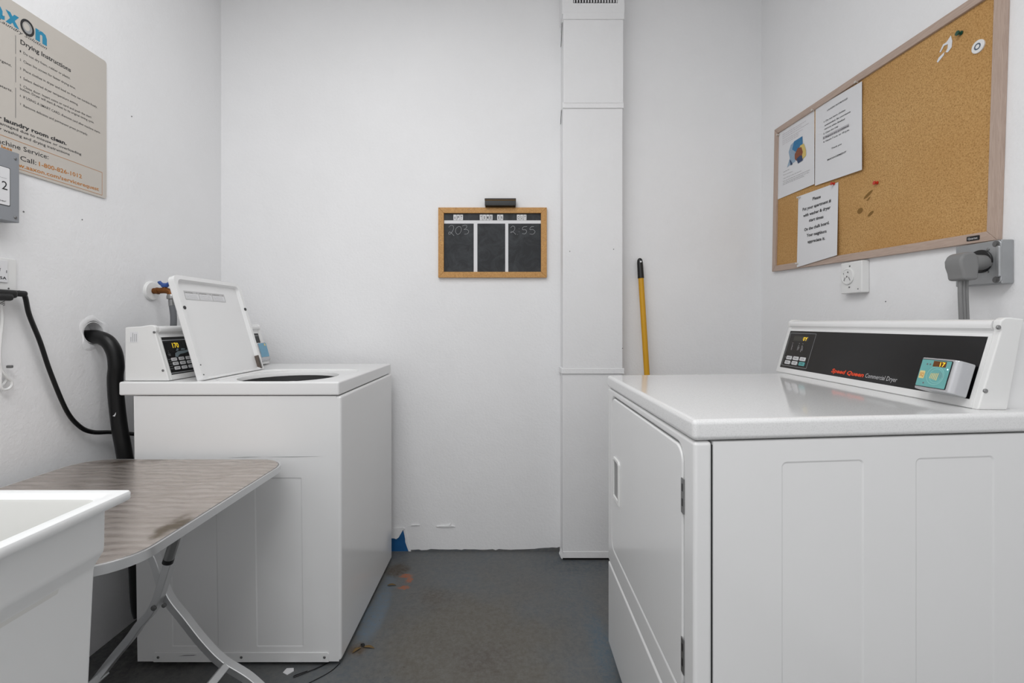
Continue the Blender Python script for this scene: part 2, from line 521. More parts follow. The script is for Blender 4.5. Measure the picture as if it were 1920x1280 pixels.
# wall behind the camera, with the wide doorway the daylight comes through
wf = MB()
wf.box(WL - .1, -1.15, WF - .1, WF, 0, ZC).box(1.0, WR + .1, WF - .1, WF, 0, ZC).box(-1.15, 1.0, WF - .1, WF, 2.5, ZC)
struct('wall_front', wf, M['wall'])

# drain sleeve with plaster ridge round it (part of the left wall)
m = MB(); m.lathe((WL - .001, 1.541, 1.087), (1, 0, 0), [(-.040, .034), (-.040, .036), (.001, .037), (.001, .035), (-.038, .034)], 32, caps=False)
sl = MB()
n = 40; ro = []
for i in range(n):
    t = 2 * math.pi * i / n
    ro.append((t, .037, .052 + .006 * math.sin(3 * t + 1) + .004 * math.sin(5 * t)))
vs = [(1.541 + r * math.cos(t), 1.087 + r * 1.1 * math.sin(t), .0005) for t, r, q in ro] + \
     [(1.541 + (r + q) / 2 * math.cos(t), 1.087 + (r + q) / 2 * 1.1 * math.sin(t), .0028) for t, r, q in ro] + \
     [(1.541 + q * math.cos(t), 1.087 + q * 1.1 * math.sin(t), .0003) for t, r, q in ro]
sl.add(vs, [(k * n + i, k * n + (i + 1) % n, (k + 1) * n + (i + 1) % n, (k + 1) * n + i) for k in (0, 1) for i in range(n)], FL)
sl.build('plaster_ring', M['wall'], wl)
m.build('drain_sleeve', M['wall'], wl)
MB().box(WL - .098, WL - .040, 1.49, 1.59, 1.03, 1.14).build('hole_backing', M['wall'], wl, smooth=False)

# peeled paint at the foot of the back wall
MB().prism([(-.60, .001), (-.481, .001), (-.489, .022), (-.497, .045), (-.498, .062), (-.501, .078), (-.508, .108), (-.513, .096), (-.520, .088), (-.527, .074), (-.540, .066), (-.60, .068)], 0, .0012, FB).build('bare_blue_patch', M['bluepaint'], wb, smooth=False)
m = MB().prism([(-.60, .066), (-.552, .066), (-.540, .062), (-.528, .071), (-.518, .088), (-.508, .106), (-.497, .114), (-.505, .120), (-.56, .116), (-.60, .117)], .0012, .0055, FB, b=.001)
m.build('paint_edge', M['wall'], wb)
m = MB().prism([(-.480, .001), (-.488, .022), (-.4955, .045), (-.4965, .062), (-.4995, .078), (-.506, .107), (-.496, .112), (-.486, .08), (-.480, .04), (-.468, .001)], .0, .003, FB, b=.0008)
m.build('paint_edge', M['wall'], wb)
for pts in ([(-.345, .124), (-.30, .120), (-.252, .124), (-.262, .128), (-.275, .130), (-.272, .143), (-.283, .130), (-.32, .128)],
            [(-.47, .128), (-.44, .129), (-.425, .131), (-.44, .134), (-.462, .133)]):
    MB().prism(pts, .0, .006, FB, b=.001).build('lifted_paint_flake', M['wall'], wb)
m = MB()
random.seed(3)
pts = [(-.478, 0.0)]; x = -.478
while x < .26:
    pts.append((x, .006 + .006 * random.random() + (.012 if x > .1 else 0) * (x - .1) / .16)); x += .012 + .02 * random.random()
pts += [(.26, .02), (.26, 0)]
m.prism(pts, 0, .0015, FB)
m.build('floor_paint_edge', M['floor'], wb, smooth=False)
# marks on the walls
def nail(name, F, a, b, r, parent, mat='screw'):
    m = MB(); o = F @ V((a, b, -.001)); nn = (F.to_3x3() @ V((0, 0, 1)))
    m.lathe(o, nn, [(0, r), (.002, r), (.003, r * .6)], 10)
    m.build(name, M[mat], parent)
nail('nail_hole', FL, 1.318, 1.442, .0022, wl); nail('nail_hole', FL, 1.500, 1.460, .002, wl); nail('nail_hole', FL, 1.698, 1.890, .0022, wl)
nail('nail_hole', FRW, -1.50, 1.19, .002, wr)

# ------------------------------------------------------------------ boxed vent duct on the back wall
duct = thing('vent_duct', (.41, 2.19, 0), 'white painted square metal duct running up the back wall beside the chalkboard', 'duct')
m = MB().box(.264, .5475, 2.146, WB - .001, .018, .885, .003); m.build('duct_section', M['duct'], duct)
m = MB().box(.264, .546, 2.141, WB - .001, .902, 2.135, .003); m.build('duct_section', M['duct'], duct)
m = MB().box(.2665, .5475, 2.133, WB - .001, 2.150, 2.555, .003); m.build('duct_section', M['duct'], duct)
m = MB()
m.box(.2600, .5520, 2.1285, WB - .001, 2.565, 2.616, .002)
m.box(.2600, .3120, 2.1285, WB - .001, 2.614, 2.90, .003).box(.520, .5520, 2.1285, WB - .001, 2.614, 2.90, .003)
m.box(.300, .530, 2.1285, WB - .001, 2.72, 2.90, .003)
m.build('duct_section', M['duct'], duct)
MB().box(.305, .526, 2.150, 2.2, 2.61, 2.73).build('vent_opening', M['dark'], duct, smooth=False)
for i in range(16): MB().box(.315 + i * .0132, .320 + i * .0132, 2.131, 2.15, 2.620, 2.722).build('vent_fin', M['duct'], duct)
def collar(z0, z1, x0, x1, yf):
    return MB().box(x0, x1, yf, WB - .001, z0, z1, .002).build('duct_collar', M['duct'], duct)
collar(.880, .906, .2565, .5535, 2.139)
collar(2.128, 2.156, .2635, .5505, 2.135)
collar(2.540, 2.572, .2640, .5505, 2.1275)
MB().box(.2660, .549, 2.144, 2.149, .012, .042, .001).build('duct_collar', M['duct'], duct)
MB().box(.266, .545, 2.149, WB - .001, .001, .018).build('duct_base_shadow', M['dark'], duct, smooth=False)  # dark block standing in for the shadow under the duct
for pts, o3 in (([(0, 0), (.012, 0), (.052, -.085), (.040, -.085)], (.2606, 2.144, 2.535)), ([(0, 0), (.012, 0), (.046, -.05), (.034, -.05)], (.2583, 2.146, 2.125))):
    MB().prism(pts, 0, .0015, FR(o3, (0, 1, 0), (0, 0, 1))).build('open_seam', M['dark'], duct, smooth=False)
for a, b in ((.297, 1.456), (.503, 1.466), (.545, 1.0)):
    MB().lathe((a, 2.1405, b), (0, -1, 0), [(0, .0022), (.0012, .0022)], 10).build('screw', M['screw'], duct)
MB().prism([(.246, .035), (.256, .062), (.262, .048), (.268, .018), (.262, .008), (.256, .012)], 0, .004, FR((0, 2.146, 0), (1, 0, 0), (0, 0, 1)), b=.001).build('paint_flake', M['duct'], duct)

# ------------------------------------------------------------------ chalkboard
cbd = thing('chalkboard', (-.068, 2.228, 1.342), 'small pine-framed chalkboard sign-in sheet with three columns on the back wall', 'chalkboard')
FC = FR((0, 2.228, 0), (1, 0, 0), (0, 0, 1))
xo0, xo1, zo0, zo1 = -.333, .1955, 1.340, 1.681
xi0, xi1, zi0, zi1 = -.306, .167, 1.368, 1.654
MB().prism([(xi0 - .002, zi0 - .002), (xi1 + .002, zi0 - .002), (xi1 + .002, zi1 + .002), (xi0 - .002, zi1 + .002)], 0, .006, FC).build('slate', M['slate'], cbd, smooth=False)
for pts in ([(xo0, zo0), (xo1, zo0), (xi1, zi0), (xi0, zi0)], [(xo1, zo0), (xo1, zo1), (xi1, zi1), (xi1, zi0)],
            [(xo1, zo1), (xo0, zo1), (xi0, zi1), (xi1, zi1)], [(xo0, zo1), (xo0, zo0), (xi0, zi0), (xi0, zi1)]):
    MB().prism(pts, 0, .016, FC, b=.0015).build('frame_rail', M['cframe'], cbd)
G = .00044774    # board drawing grid in metres
zx = lambda x, y: (-.39074 + x * G, 1.81030 - y * G)
def rect_grid(x0, y0, x1, y1):
    a, b = zx(x0, y1); c, d = zx(x1, y0); return (a, c, b, d)
for q in ((190, 425, 1247, 460), (513, 460, 553, 990), (857, 460, 890, 990)):
    a, c, b, d = rect_grid(*q)
    MB().prism(rrect(a, c, b, d), .006, .0066, FC).build('tape_strip', M['tape'], cbd, smooth=False)
for wd, x0, x1 in (('APT', 290, 398), ('TIME', 577, 720), ('IN', 767, 836), ('OUT', 982, 1090)):
    k = len(wd); st = (x1 - x0) / k
    tl = MB(); tx = MB()
    for i, ch in enumerate(wd):
        a, c, b, d = rect_grid(x0 + st * i + 2, 362, x0 + st * (i + 1) - 2, 422)
        tl.prism(rrect(a, c, b, d), .006, .0068, FC)
        cw = (c - a) * (.22 if ch == 'I' else .5)
        tx.text(ch, FC, (a + c) / 2 - cw / 2, b + .0045, (a + c) / 2 + cw / 2, h=.0165, z=.0070, bold=.02)
    t = tl.build('letter_sticker', M['tape'], cbd, smooth=False)
    tx.build('sticker_letters', M['ink'], t, smooth=False, stuff=True)
def strokes(name, lst, parent, F, r, mat, z, conv):
    m = MB()
    for st in lst:
        pts = [F @ V((*conv(*p), z)) for p in st]
        m.tube(pts, r, 6, 5)
    return m.build(name, M[mat], parent)
for st_ in (
    [(240, 500), (262, 480), (288, 485), (295, 510), (280, 545), (255, 575), (240, 572), (245, 553), (262, 556), (298, 592)],
    [(345, 492), (320, 515), (316, 550), (335, 577), (362, 565), (378, 530), (370, 497), (345, 490)],
    [(388, 488), (420, 476), (438, 487), (430, 510), (405, 525), (440, 525), (458, 545), (445, 570), (412, 576)],
    [(916, 505), (935, 488), (955, 492), (962, 515), (945, 545), (918, 560), (922, 548), (945, 552), (975, 580)],
    [(1008, 515), (1009, 519)], [(1008, 548), (1009, 552)], [(990, 578), (994, 580)],
    [(1095, 492), (1055, 496), (1045, 525), (1080, 528), (1090, 550), (1070, 572), (1042, 568)],
    [(1170, 492), (1138, 496), (1126, 525), (1160, 525), (1182, 548), (1160, 575), (1122, 572)],
):
    strokes('chalk_stroke', [st_], cbd, FC, .0010, 'chalk', .0062, zx)
for a, b in ((-.322, 1.52), (.183, 1.52), (-.183, 1.672), (-.09, 1.672)):
    MB().lathe((a, 2.2125, b), (0, -1, 0), [(0, .0017), (.0008, .0017)], 8).build('knot', M['screw'], cbd)

er = thing('chalk_eraser', (-.031, 2.21, 1.683), 'black felt chalk eraser lying on top of the chalkboard frame', 'eraser')
MB().box(-.105, .044, 2.188, 2.227, 1.683, 1.709, .003).build('felt_pad', M['black'], er)
MB().box(-.106, .045, 2.187, 2.228, 1.709, 1.719, .002).build('eraser_back', simple('worn_black_wood', (44, 38, 34), .6), er)
MB().box(-.104, .043, 2.1865, 2.20, 1.7085, 1.7105, .0).build('glue_line', M['stain'], er)

# ------------------------------------------------------------------ broom handle
br = thing('broom_handle', (.70, 2.10, 0), 'yellow metal broom handle with black grip leaning between duct and dryer', 'broom handle')
p0 = V((.705, 2.11, .004)); p1 = V((.645, 2.205, 1.43)); dd = (p1 - p0).normalized()
MB().cyl(p0, p0 + dd * 1.34, .0135, .0130, 24).build('pole', M['yellow'], br)
g0 = p0 + dd * 1.335; 
gm = MB(); gm.lathe(g0, dd, [(0, .0145), (.002, .0150), (.05, .0142), (.075, .0138), (.09, .0118), (.097, .007), (.099, .002)], 24)
gr = gm.build('grip', M['black'], br)
hc = g0 + dd * .080
MB().lathe(hc + V((0, -.0139, 0)), (0, -1, 0), [(0, .0042), (.0008, .0042)], 14).build('hanging_hole', M['wall'], gr)

# ------------------------------------------------------------------ console used by washer and dryer
PROF = [(0, 0), (.0435, .150), (.0450, .1515), (.0450, .1580), (.0395, .1625), (.0385, .1690), (.0415, .1760), (.0480, .1800), (.0600, .1810), (.085, .1785)]
def console_parts(F, Fh, L, depth, panel, parent, full=False):
    body = MB(); pr = PROF + [(depth, .174), (depth, 0)]
    body.prism(pr, .016, L - .016, Fh)
    con = body.build('console', M['enamel'], parent)
    # end caps a little proud of the body
    for s0, s1 in ((0, .016), (L - .016, L)):
        pts = [(-.002, 0), (.0435, .158), (.0405, .166), (.043, .178), (.052, .184), (.062, .184), (.088, .181), (.056, 0)]
        if full: pts = pts[:-2] + [(.088, .180), (depth + .001, .176), (depth + .001, 0)]
        MB().prism(pts, s0, s1, Fh, b=.003, seg=3).build('end_cap', M['plastic'], con)
    a0, a1, b0, b1 = panel
    MB().prism([(.012, .001), (L - .012, .001), (L - .012, .1515), (.012, .1515)], -.001, .003, F,
               holes=[rrect(a0, a1, b0, b1)]).build('panel_surround', M['plastic'], con, smooth=False)
    pn = MB().prism(rrect(a0, a1, b0, b1), -.001, .0012, F).build('control_panel', M['panel'], parent, smooth=False)
    return con, pn

def screwhead(name, p, axis, r, parent, mt='screw'):
    MB().lathe(p, axis, [(-.001, r), (.0008, r), (.002, r * .7)], 14).build(name, M[mt], parent)

# ------------------------------------------------------------------ washing machine
ws = thing('washing_machine', (-.88, 1.82, 0), 'white top-loading washing machine with its lid open beside the steel table', 'washing machine')
lean = lambda p: (p.x + .013 * (1 - p.z / .9) * (1 if p.x < -.7 else .75), p.y, p.z)
WY0, WY1 = 1.486, 2.145
FS = FR((0, WY0, 0), (1, 0, 0), (0, 0, 1))
m = MB().box(-1.2195, -.565, WY0 + .002, WY1, .0137, .881, .002)
m.pressed(rrect(-1.2185, -.557, .0145, .881), [(-1.105, -.952, .062, .615, .006), (-.829, -.672, .062, .615, .006)], .0012, .0045, FS)
m.xf(lean); cab = m.build('cabinet', M['enamel'], ws, ang=10)
m = MB().prism([(0, 0), (.33 * 2 - .003, 0), (.33 * 2 - .003, .8665), (0, .8665)], -.045, 0, FR((-.5405, WY0 + .0005, .0145), (0, 1, 0), (0, 0, 1)), b=.009, seg=4)
m.xf(lambda p: (p.x, p.y, p.z)); m.build('front_panel', M['enamel'], ws)
m = MB().prism([(-1.152, .014), (-.580, .014), (-.580, .041), (-.584, .045), (-1.148, .045), (-1.152, .041)], .0, .003, FS, b=.001)
kp = m.build('base_strip', M['enamel'], ws)
for x in (-1.136, -.865, -.594): screwhead('screw', (x, WY0 - .003, .030), (0, -1, 0), .0045, kp)
for x in (-1.18, -.60):
    for y in (1.53, 2.09): MB().lathe((x, y, 0), (0, 0, 1), [(0, .018), (.006, .018), (.007, .008), (.03, .008)], 14).build('foot', M['black'], ws)
MB().prism([(-.908, .6795), (-.85, .681), (-.80, .683), (-.85, .6825)], .0002, .0006, FS).build('scuff_mark', M['greyline'], ws, smooth=False)
MB().prism([(-.78, .683), (-.70, .682), (-.61, .684), (-.70, .6835)], .0002, .0006, FS).build('scuff_mark', M['greyline'], ws, smooth=False)
MB().prism([(-1.07, .034), (-1.05, .0375), (-1.01, .0385), (-1.02, .036), (-1.05, .0355)], .0032, .0036, FS).build('scuff_mark', M['greyink'], ws, smooth=False)
# top with pressed well and opening
TX0, TX1, TY0, TY1 = -1.266, -.5465, WY0 - .004, 2.150
hole = circ(-.805, 1.690, .170, .170, 40)
m = MB()
m.box(TX0, TX1, TY0, TY1, .883, .9275, .008, 4)
# cut: rebuild top surface as a sheet with a shallow well and the round opening
top = MB()
top.prism(rrect(TX0, TX1, TY0, TY1, .008), .883, .9275, FT, holes=[rrect(-.990, -.600, 1.505, 1.892, .07)], b=.006, seg=3)
top.prism(rrect(-.992, -.598, 1.503, 1.894, .07), .905, .9225, FT, holes=[hole], b=.004, seg=2)
top.build('top_panel', M['enamel'], ws)
m = MB().lathe((-.805, 1.690, .70), (0, 0, 1), [(0, .168), (0, .19), (.207, .19), (.207, .172), (.03, .172)], 48)
m.build('drum', M['drum'], ws)
MB().lathe((-.805, 1.690, .86), (0, 0, 1), [(0, .15), (.045, .171), (.045, .185), (.0, .185)], 48).build('tub_ring', M['dark'], ws)
MB().cyl((-.805, 1.69, .71), (-.805, 1.69, .90), .05, .03).build('agitator', M['plastic'], ws)
# console
FWc = FR((-1.1156, 1.500, .9287), (0, 1, 0), (-.2875, 0, 1))
FWh = FR((-1.1156, 1.500, .9287), (-1, 0, 0), (0, 0, 1))
con, pn = console_parts(FWc, FWh, .640, .142, (.0178, .612, .0175, .148), ws, True)
screwhead('screw', (-1.162, 1.4995, 1.089), (0, -1, 0), .004, con); screwhead('screw', (-1.133, 1.4995, .963), (0, -1, 0), .004, con)
st = MB().prism(rrect(-1.242, -1.215, 1.055, 1.090), 0, .0004, FR((0, 1.4998, 0), (1, 0, 0), (0, 0, 1)))
st.xf(lambda p: (p.x, p.y - .0, p.z)); lb = st.build('rating_label', M['paper'], ws, smooth=False)
m = MB(); FV = FR((0, 1.515, 0), (0, 0, 1), (-1, 0, 0))
for i, (x, w) in enumerate(((-1.2390, .018), (-1.2330, .034), (-1.2270, .030), (-1.2210, .030))):
    m.plate(rrect(x, x + .0016, 1.058, 1.058 + w * .85), FR((0, 1.515, 0), (1, 0, 0), (0, 0, 1)), 0)
m.xf(lambda p: (p.x, 1.4991, p.z)); m.build('label_print', M['greyline'], lb, smooth=False, stuff=True)
for b in (.1355, .0215): MB().plate(rrect(.020, .607, b, b + .003), FWc, .0016).build('panel_stripe', M['greyline'], pn, smooth=False)
MB().plate(rrect(.050, .110, .106, .130, .002), FWc, .0015).build('display', M['dark'], pn, smooth=False)
MB().text('170', FWc, .060, .1095, .0895, h=.018, z=.0018, bold=.012).build('display_digits', M['lit'], pn, smooth=False, stuff=True)
for a, b in ((.0500, .0695), (.0850, .0700), (.1195, .0700), (.0520, .0545), (.0862, .0545), (.1205, .0546), (.0540, .0385), (.0878, .0383), (.1215, .0386)):
    kk = MB().prism(rrect(a - .0125, a + .0125, b - .0055, b + .0055, .0025, 3), .001, .0028, FWc).build('key', M['key'], pn)
m = MB(); KT = ['HOT', 'WARM', 'COLD', 'BRT', 'PERM', 'DEL', 'NRM', 'HVY', 'START']
for (a, b), t in zip(((.0500, .0695), (.0850, .0700), (.1195, .0700), (.0520, .0545), (.0862, .0545), (.1205, .0546), (.0540, .0385), (.0878, .0383), (.1215, .0386)), KT):
    m.text(t, FWc, a - .008, b - .002, a + .008, h=.0045, z=.003)
m.build('key_lettering', M['ink'], pn, smooth=False, stuff=True)
m = MB()
m.prism([(.060, .078), (.064, .090), (.078, .096), (.105, .097), (.132, .100), (.138, .094), (.110, .088), (.085, .086), (.075, .080), (.072, .076)], .0012, .0016, FWc)
m.prism([(.070, .098), (.078, .107), (.084, .106), (.082, .099)], .0012, .0016, FWc)
m.prism([(.095, .100), (.100, .106), (.118, .104), (.112, .100)], .0012, .0015, FWc)
m.build('panel_graphic', M['gfx'], pn, smooth=False, stuff=True)
m = MB()
for b in (.100, .094): m.plate(circ(.0345, b, .0012, n=8), FWc, .0016)
m.text('INSERT', FWc, .029, .087, .042, h=.003, z=.0016).text('CARD', FWc, .031, .083, .041, h=.003, z=.0016)
for i, b in enumerate((.069, .061, .053, .045, .037)): m.text(('RINSE', 'WASH', 'SPIN', 'RINSE', 'DONE')[i], FWc, .024, b, .036, h=.003, z=.0016)
m.build('panel_lettering', M['greyline'], pn, smooth=False, stuff=True)
# card reader at the far end of the console
rd = MB().prism(rrect(.531, .603, .012, .098, .006), .0, .030, FWc, b=.004, seg=3).build('card_reader', M['silver'], ws)
MB().prism(rrect(.535, .599, .030, .094, .003), .029, .0312, FWc).build('reader_face', M['cardblue'], rd)
MB().plate(circ(.585, .086, .006), FWc, .0316).build('reader_emblem', M['cream'], rd, smooth=False)
MB().prism(rrect(.548, .596, .000, .014, .003), .006, .022, FWc, b=.002).build('reader_socket', M['plastic'], rd)
# open lid
FD = FR((-1.005, 1.508, .930), (0, 1, 0), (-.294, 0, 1))
m = MB()
m.pressed(lidshape(.377, .366, .022, .006), [(.014, .363, .003, .352, .020)], .012, .006, FD)
m.prism(lidshape(.377, .366, .022, .006), -.024, -.0128, FD, b=.006, seg=3)
n_ = len(rrect(0, 1, 0, 1, .02)); oo = lidshape(.377, .366, .022, .006)
m.add([(p[0], p[1], 0) for p in oo] + [(p[0], p[1], -.018) for p in oo], [(i, (i + 1) % n_, n_ + (i + 1) % n_, n_ + i) for i in range(n_)], FD)
ld = m.build('lid', M['enamel'], ws)
nrm = FD.to_3x3() @ V((0, 0, 1))
for a, b, r in ((.011, .2510, .0062), (.366, .256, .0062)):
    MB().lathe(FD @ V((a, b, -.001)), nrm, [(0, r), (.003, r), (.005, r * .5)], 14).build('rubber_bumper', simple('bumper_rubber', (60, 60, 62), .6), ld)
for a, b in ((.0075, .052), (.0085, .018)): MB().lathe(FD @ V((a, b, -.001)), nrm, [(0, .0026), (.002, .0026)], 10).build('screw', M['screw'], ld)
m = MB().prism(rrect(.3535, .3645, .004, .060, .003, 3), -.012, .0012, FD, b=.0008); m.build('hinge_slot', simple('rusty_hinge', (120, 108, 100), .5, .5, var=.4, nscale=80), ld, stuff=True)
MB().cyl(FD @ V((.359, .006, .003)), FD @ V((.359, .045, .003)), .0022, n=8).build('hinge_pin', M['steel'], ld)
sk = MB().prism(rrect(.047, .270, .284, .3170, .002, 2), -.0122, -.0116, FD).build('caution_label', simple('label_grey', (196, 196, 196), .5), ld, smooth=False)
m = MB(); m2 = MB()
for i in range(3):
    a = .050 + i * .073
    m2.plate(rrect(a, a + .068, .287, .3070), FD, -.0113)
m2.build('label_box', M['paper'], sk, smooth=False, stuff=True)
for i, t in enumerate(('CAUTION', 'ATTENTION', 'ATENCION')):
    a = .050 + i * .073
    m.text(t, FD, a, .3085, a + .040, h=.004, z=-.0110)
    for j in range(3): m.text('do not reach into the tub while parts move'[j * 4:j * 4 + 34], FD, a + .003, .3010 - j * .0055, a + .060, h=.0022, z=-.0110)
    m.text('!', FD, a + .060, .3080, a + .0625, h=.005, z=-.0110)
m.build('label_lettering', M['greyink'], sk, smooth=False, stuff=True)

# ------------------------------------------------------------------ dryer
dr = thing('clothes_dryer', (.70, 1.16, 0), 'large white front-loading clothes dryer with black control console under the cork board', 'dryer')
def dx(p):
    u, v, z = p.x, p.y, p.z
    return (.335 + u * .995 + .030 * v * min(1, max(0, u) / .6), .813 + v + .0995 * u, z)
DW, DD = .690, .745
FSd = FR((0, 0, 0), (1, 0, 0), (0, 0, 1))     # near side, normal -v
FFd = FR((0, 0, 0), (0, -1, 0), (0, 0, 1))    # front, a = -v, normal -u
m = MB().box(.0362, DD, .003, DW, .070, .9065, .002)
m.pressed(rrect(.0362, DD - .001, .0705, .906), [(.167, .331, .12, .8665, .010), (.437, .604, .12, .8655, .010)], .0015, .0035, FSd)
m.xf(dx); m.build('cabinet', M['enamel'], dr, ang=10)
m = MB().box(.012, .050, .004, DW - .002, .075, .900); m.xf(dx); m.build('dark_gap_body', M['dark'], dr, smooth=False)  # dark body behind the panels, stands in for shade in their gaps
m = MB().prism(rrect(-DW, 0, .3415, .9070), -.0345, 0, FFd, holes=[rrect(-.637, -.050, .409, .887, .034, 8)], b=.0075, seg=4)
m.xf(dx); m.build('front_panel', M['enamel'], dr)
m = MB().prism(rrect(-DW, 0, .068, .3385), -.0345, 0, FFd, b=.0075, seg=4)
m.xf(dx); m.build('lower_panel', M['enamel'], dr)
m = MB().prism(rrect(-.634, -.053, .412, .884, .032, 8), -.020, .001, FFd, b=.004, seg=3)
m.xf(dx); door = m.build('door', M['enamel'], dr)
m = MB().prism([(-.600, .577), (-.528, .577), (-.528, .700), (-.536, .708), (-.592, .708), (-.600, .700)], 0, .006, FFd, holes=[[(-.592, .590), (-.540, .590), (-.540, .692), (-.546, .698), (-.592, .698)]], b=.002)
m.xf(dx); hd = m.build('handle', M['plastic'], door)
m = MB().prism(rrect(-.592, -.540, .590, .697), .0005, .0018, FFd); m.xf(dx); m.build('handle_recess_shade', simple('recess_shade_grey', (150, 150, 150), .4), hd, smooth=False)  # flat plate; the shade of the grip recess is put into its grey
for z0 in (.759, .456):
    m = MB().prism(rrect(-.057, -.043, z0, z0 + .066), 0, .0022, FFd, b=.0006); m.xf(dx); hg = m.build('hinge', M['steel'], dr)
    m = MB()
    for q in (.014, .042): m.prism(rrect(-.0525, -.0475, z0 + q, z0 + q + .014), .0022, .0026, FFd)
    m.xf(dx); m.build('hinge_slot', M['black'], hg, smooth=False, stuff=True)
m = MB().box(-.003, DD + .004, -.003, DW + .003, .9085, .9468, .0095, 4); m.xf(dx); m.build('top_panel', M['lid_enamel'], dr)
for u in (.05, .65):
    for v in (.05, .63): MB().lathe((u, v, 0), (0, 0, 1), [(0, .022), (.01, .022), (.012, .010), (.078, .010)], 16).xf(dx).build('foot', M['black'], dr)
# console
rdir = V((P := (-.03188, -.99949, 0)))
FDc = FR((.963, 1.626, .9465), rdir, V((.27838, -.00888, .96043)))
FDh = FR((.963, 1.626, .9465), (.99949, -.03188, 0), (0, 0, 1))
con, pn = console_parts(FDc, FDh, .7205, .118, (.0175, .6995, .0180, .1505), dr)
endc = FDh @ V((0, 0, .7205)); nd = V((-.03188, -.99949, 0))
screwhead('screw', FDh @ V((.038, .1645, .7205)), nd, .0045, con, 'steel'); screwhead('screw', FDh @ V((.013, .038, .7205)), nd, .0045, con, 'steel')
m = MB()
fo = rrect(.0232, .1624, .0258, .1436, .002); fi = rrect(.0248, .1608, .0272, .1422, .0015)
m.plate(fo, FDc, .0016, [fi]); m.build('keypad_outline', M['greyline'], pn, smooth=False)
MB().plate(rrect(.0500, .1300, .1165, .1325), FDc, .0015).build('display', M['lcd'], pn, smooth=False)
MB().text('0Y', FDc, .1020, .1180, .1250, h=.0130, z=.0018, bold=.008).build('display_digits', M['lit'], pn, smooth=False, stuff=True)
ks = ((.0560, .0552), (.0938, .0555), (.1312, .0557), (.0540, .0387), (.0935, .0392), (.1330, .0395))
for i, (a, b) in enumerate(ks):
    MB().prism(rrect(a - .0145, a + .0145, b - .0062, b + .0062, .0025, 3), .001, .0028, FDc).build('key', M['keyteal' if i == 5 else 'key'], pn, label='teal start key' if i == 5 else None)
m = MB()
for (a, b), t in zip(ks, ('HIGH', 'MED', 'LOW', 'DEL', 'FLUFF', 'START')):
    m.text(t, FDc, a - .009, b - .0022, a + .009, h=.005, z=.003)
m.build('key_lettering', M['ink'], pn, smooth=False, stuff=True)
m = MB()
for a, b in ((.052, .1075), (.052, .1015), (.089, .1075), (.108, .1075), (.0345, .0560), (.0735, .0540), (.112, .0535), (.0735, .0380), (.112, .0380), (.089, .101)):
    m.plate(circ(a, b, .0013, n=8), FDc, .0016)
FDr = FDc @ Matrix.Rotation(math.radians(90), 4, 'Z')
def vtext(t, a, b0, b1, h=.005): m.text(t, FDr, b0, -a, b1, h=h, z=.0016)
vtext('ON', .0555, .083, .098); vtext('INSERT', .0890, .084, .099, .004); vtext('CARD', .0945, .086, .097, .004)
vtext('MINUTES', .1090, .079, .102, .004); vtext('LEFT', .1145, .084, .098, .004)
m.build('panel_lettering', M['whiteink'], pn, smooth=False, stuff=True)
MB().text('Speed Queen', FDc, .2790, .0285, .4060, .0285, h=.0115, z=.0016, bold=.035, shear=.25).build('maker_name', M['redink'], pn, smooth=False, stuff=True)
MB().text('Commercial Dryer', FDc, .4115, .0285, .5140, .0290, h=.0120, z=.0016, shear=.12).build('model_lettering', M['whiteink'], pn, smooth=False, stuff=True)
# card reader: flat teal face, one side rolled over
prof = [(.6130, 0), (.6122, .036), (.6150, .0435), (.6200, .046), (.6960, .046), (.7035, .0440), (.7090, .0390), (.7110, .0310), (.7110, .012), (.7030, .004), (.6940, 0)]
bm_ = MB()
Fr_ = Matrix(((1, 0, 0, 0), (0, 0, 1, 0), (0, 1, 0, 0), (0, 0, 0, 1)))
bm_.prism([(a - .0095 * (a > .69), n) for a, n in prof], .0180, .0885, FDc @ Fr_, b=.0028, seg=3)
rd = bm_.build('card_reader', M['silver'], dr)
MB().prism(rrect(.6185, .6895, .0230, .0845, .002), .0455, .0464, FDc).build('reader_bezel', M['black'], rd)
fc = MB().prism(rrect(.6198, .6882, .0242, .0833, .0015), .0462, .0468, FDc).build('reader_face', M['teal'], rd)
zf = .0470
MB().plate(rrect(.6480, .6780, .0695, .0820), FDc, zf).build('display', M['amber'], rd, smooth=False)
MB().text('17', FDc, .6640, .0708, .6755, h=.0095, z=zf + .0003, bold=.01).build('display_digits', M['lit'], rd, smooth=False, stuff=True)
m = MB()
m.plate(circ(.660, .050, .0200), FDc, zf, [circ(.660, .050, .0190)]).plate(circ(.662, .050, .0155), FDc, zf, [circ(.662, .050, .0147)])
m.build('reader_rings', M['tealline'], rd, smooth=False, stuff=True)
m = MB()
for i in range(5):
    a = .6485 + i * .0038
    m.prism([(a, .0430 - .0008 * i), (a + .0016, .0435 - .0008 * i), (a + .0030, .0545 + .0004 * i), (a + .0014, .0545 + .0004 * i)], zf - .0002, zf + .0002, FDc)
m.build('tap_card_symbol', M['cream'], rd, smooth=False, stuff=True)
m = MB()
for r in (.007, .0105, .014):
    p = [(.664 + r * math.cos(t), .0445 + r * math.sin(t)) for t in [math.radians(q) for q in range(10, 86, 10)]]
    q = [(.664 + (r + .0009) * math.cos(t), .0445 + (r + .0009) * math.sin(t)) for t in [math.radians(q) for q in range(10, 86, 10)]]
    m.plate(p + q[::-1], FDc, zf)
m.build('wave_symbol', M['gfx'], rd, smooth=False, stuff=True)
MB().plate(rrect(.6220, .6350, .0410, .0580, .002), FDc, zf).build('badge', M['cream'], rd, smooth=False)
m = MB(); m.text('SQ', FDc, .6235, .0455, .6335, h=.0085, z=zf + .0002, bold=.03); m.build('badge_lettering', M['badge'], rd, smooth=False, stuff=True)
m = MB()
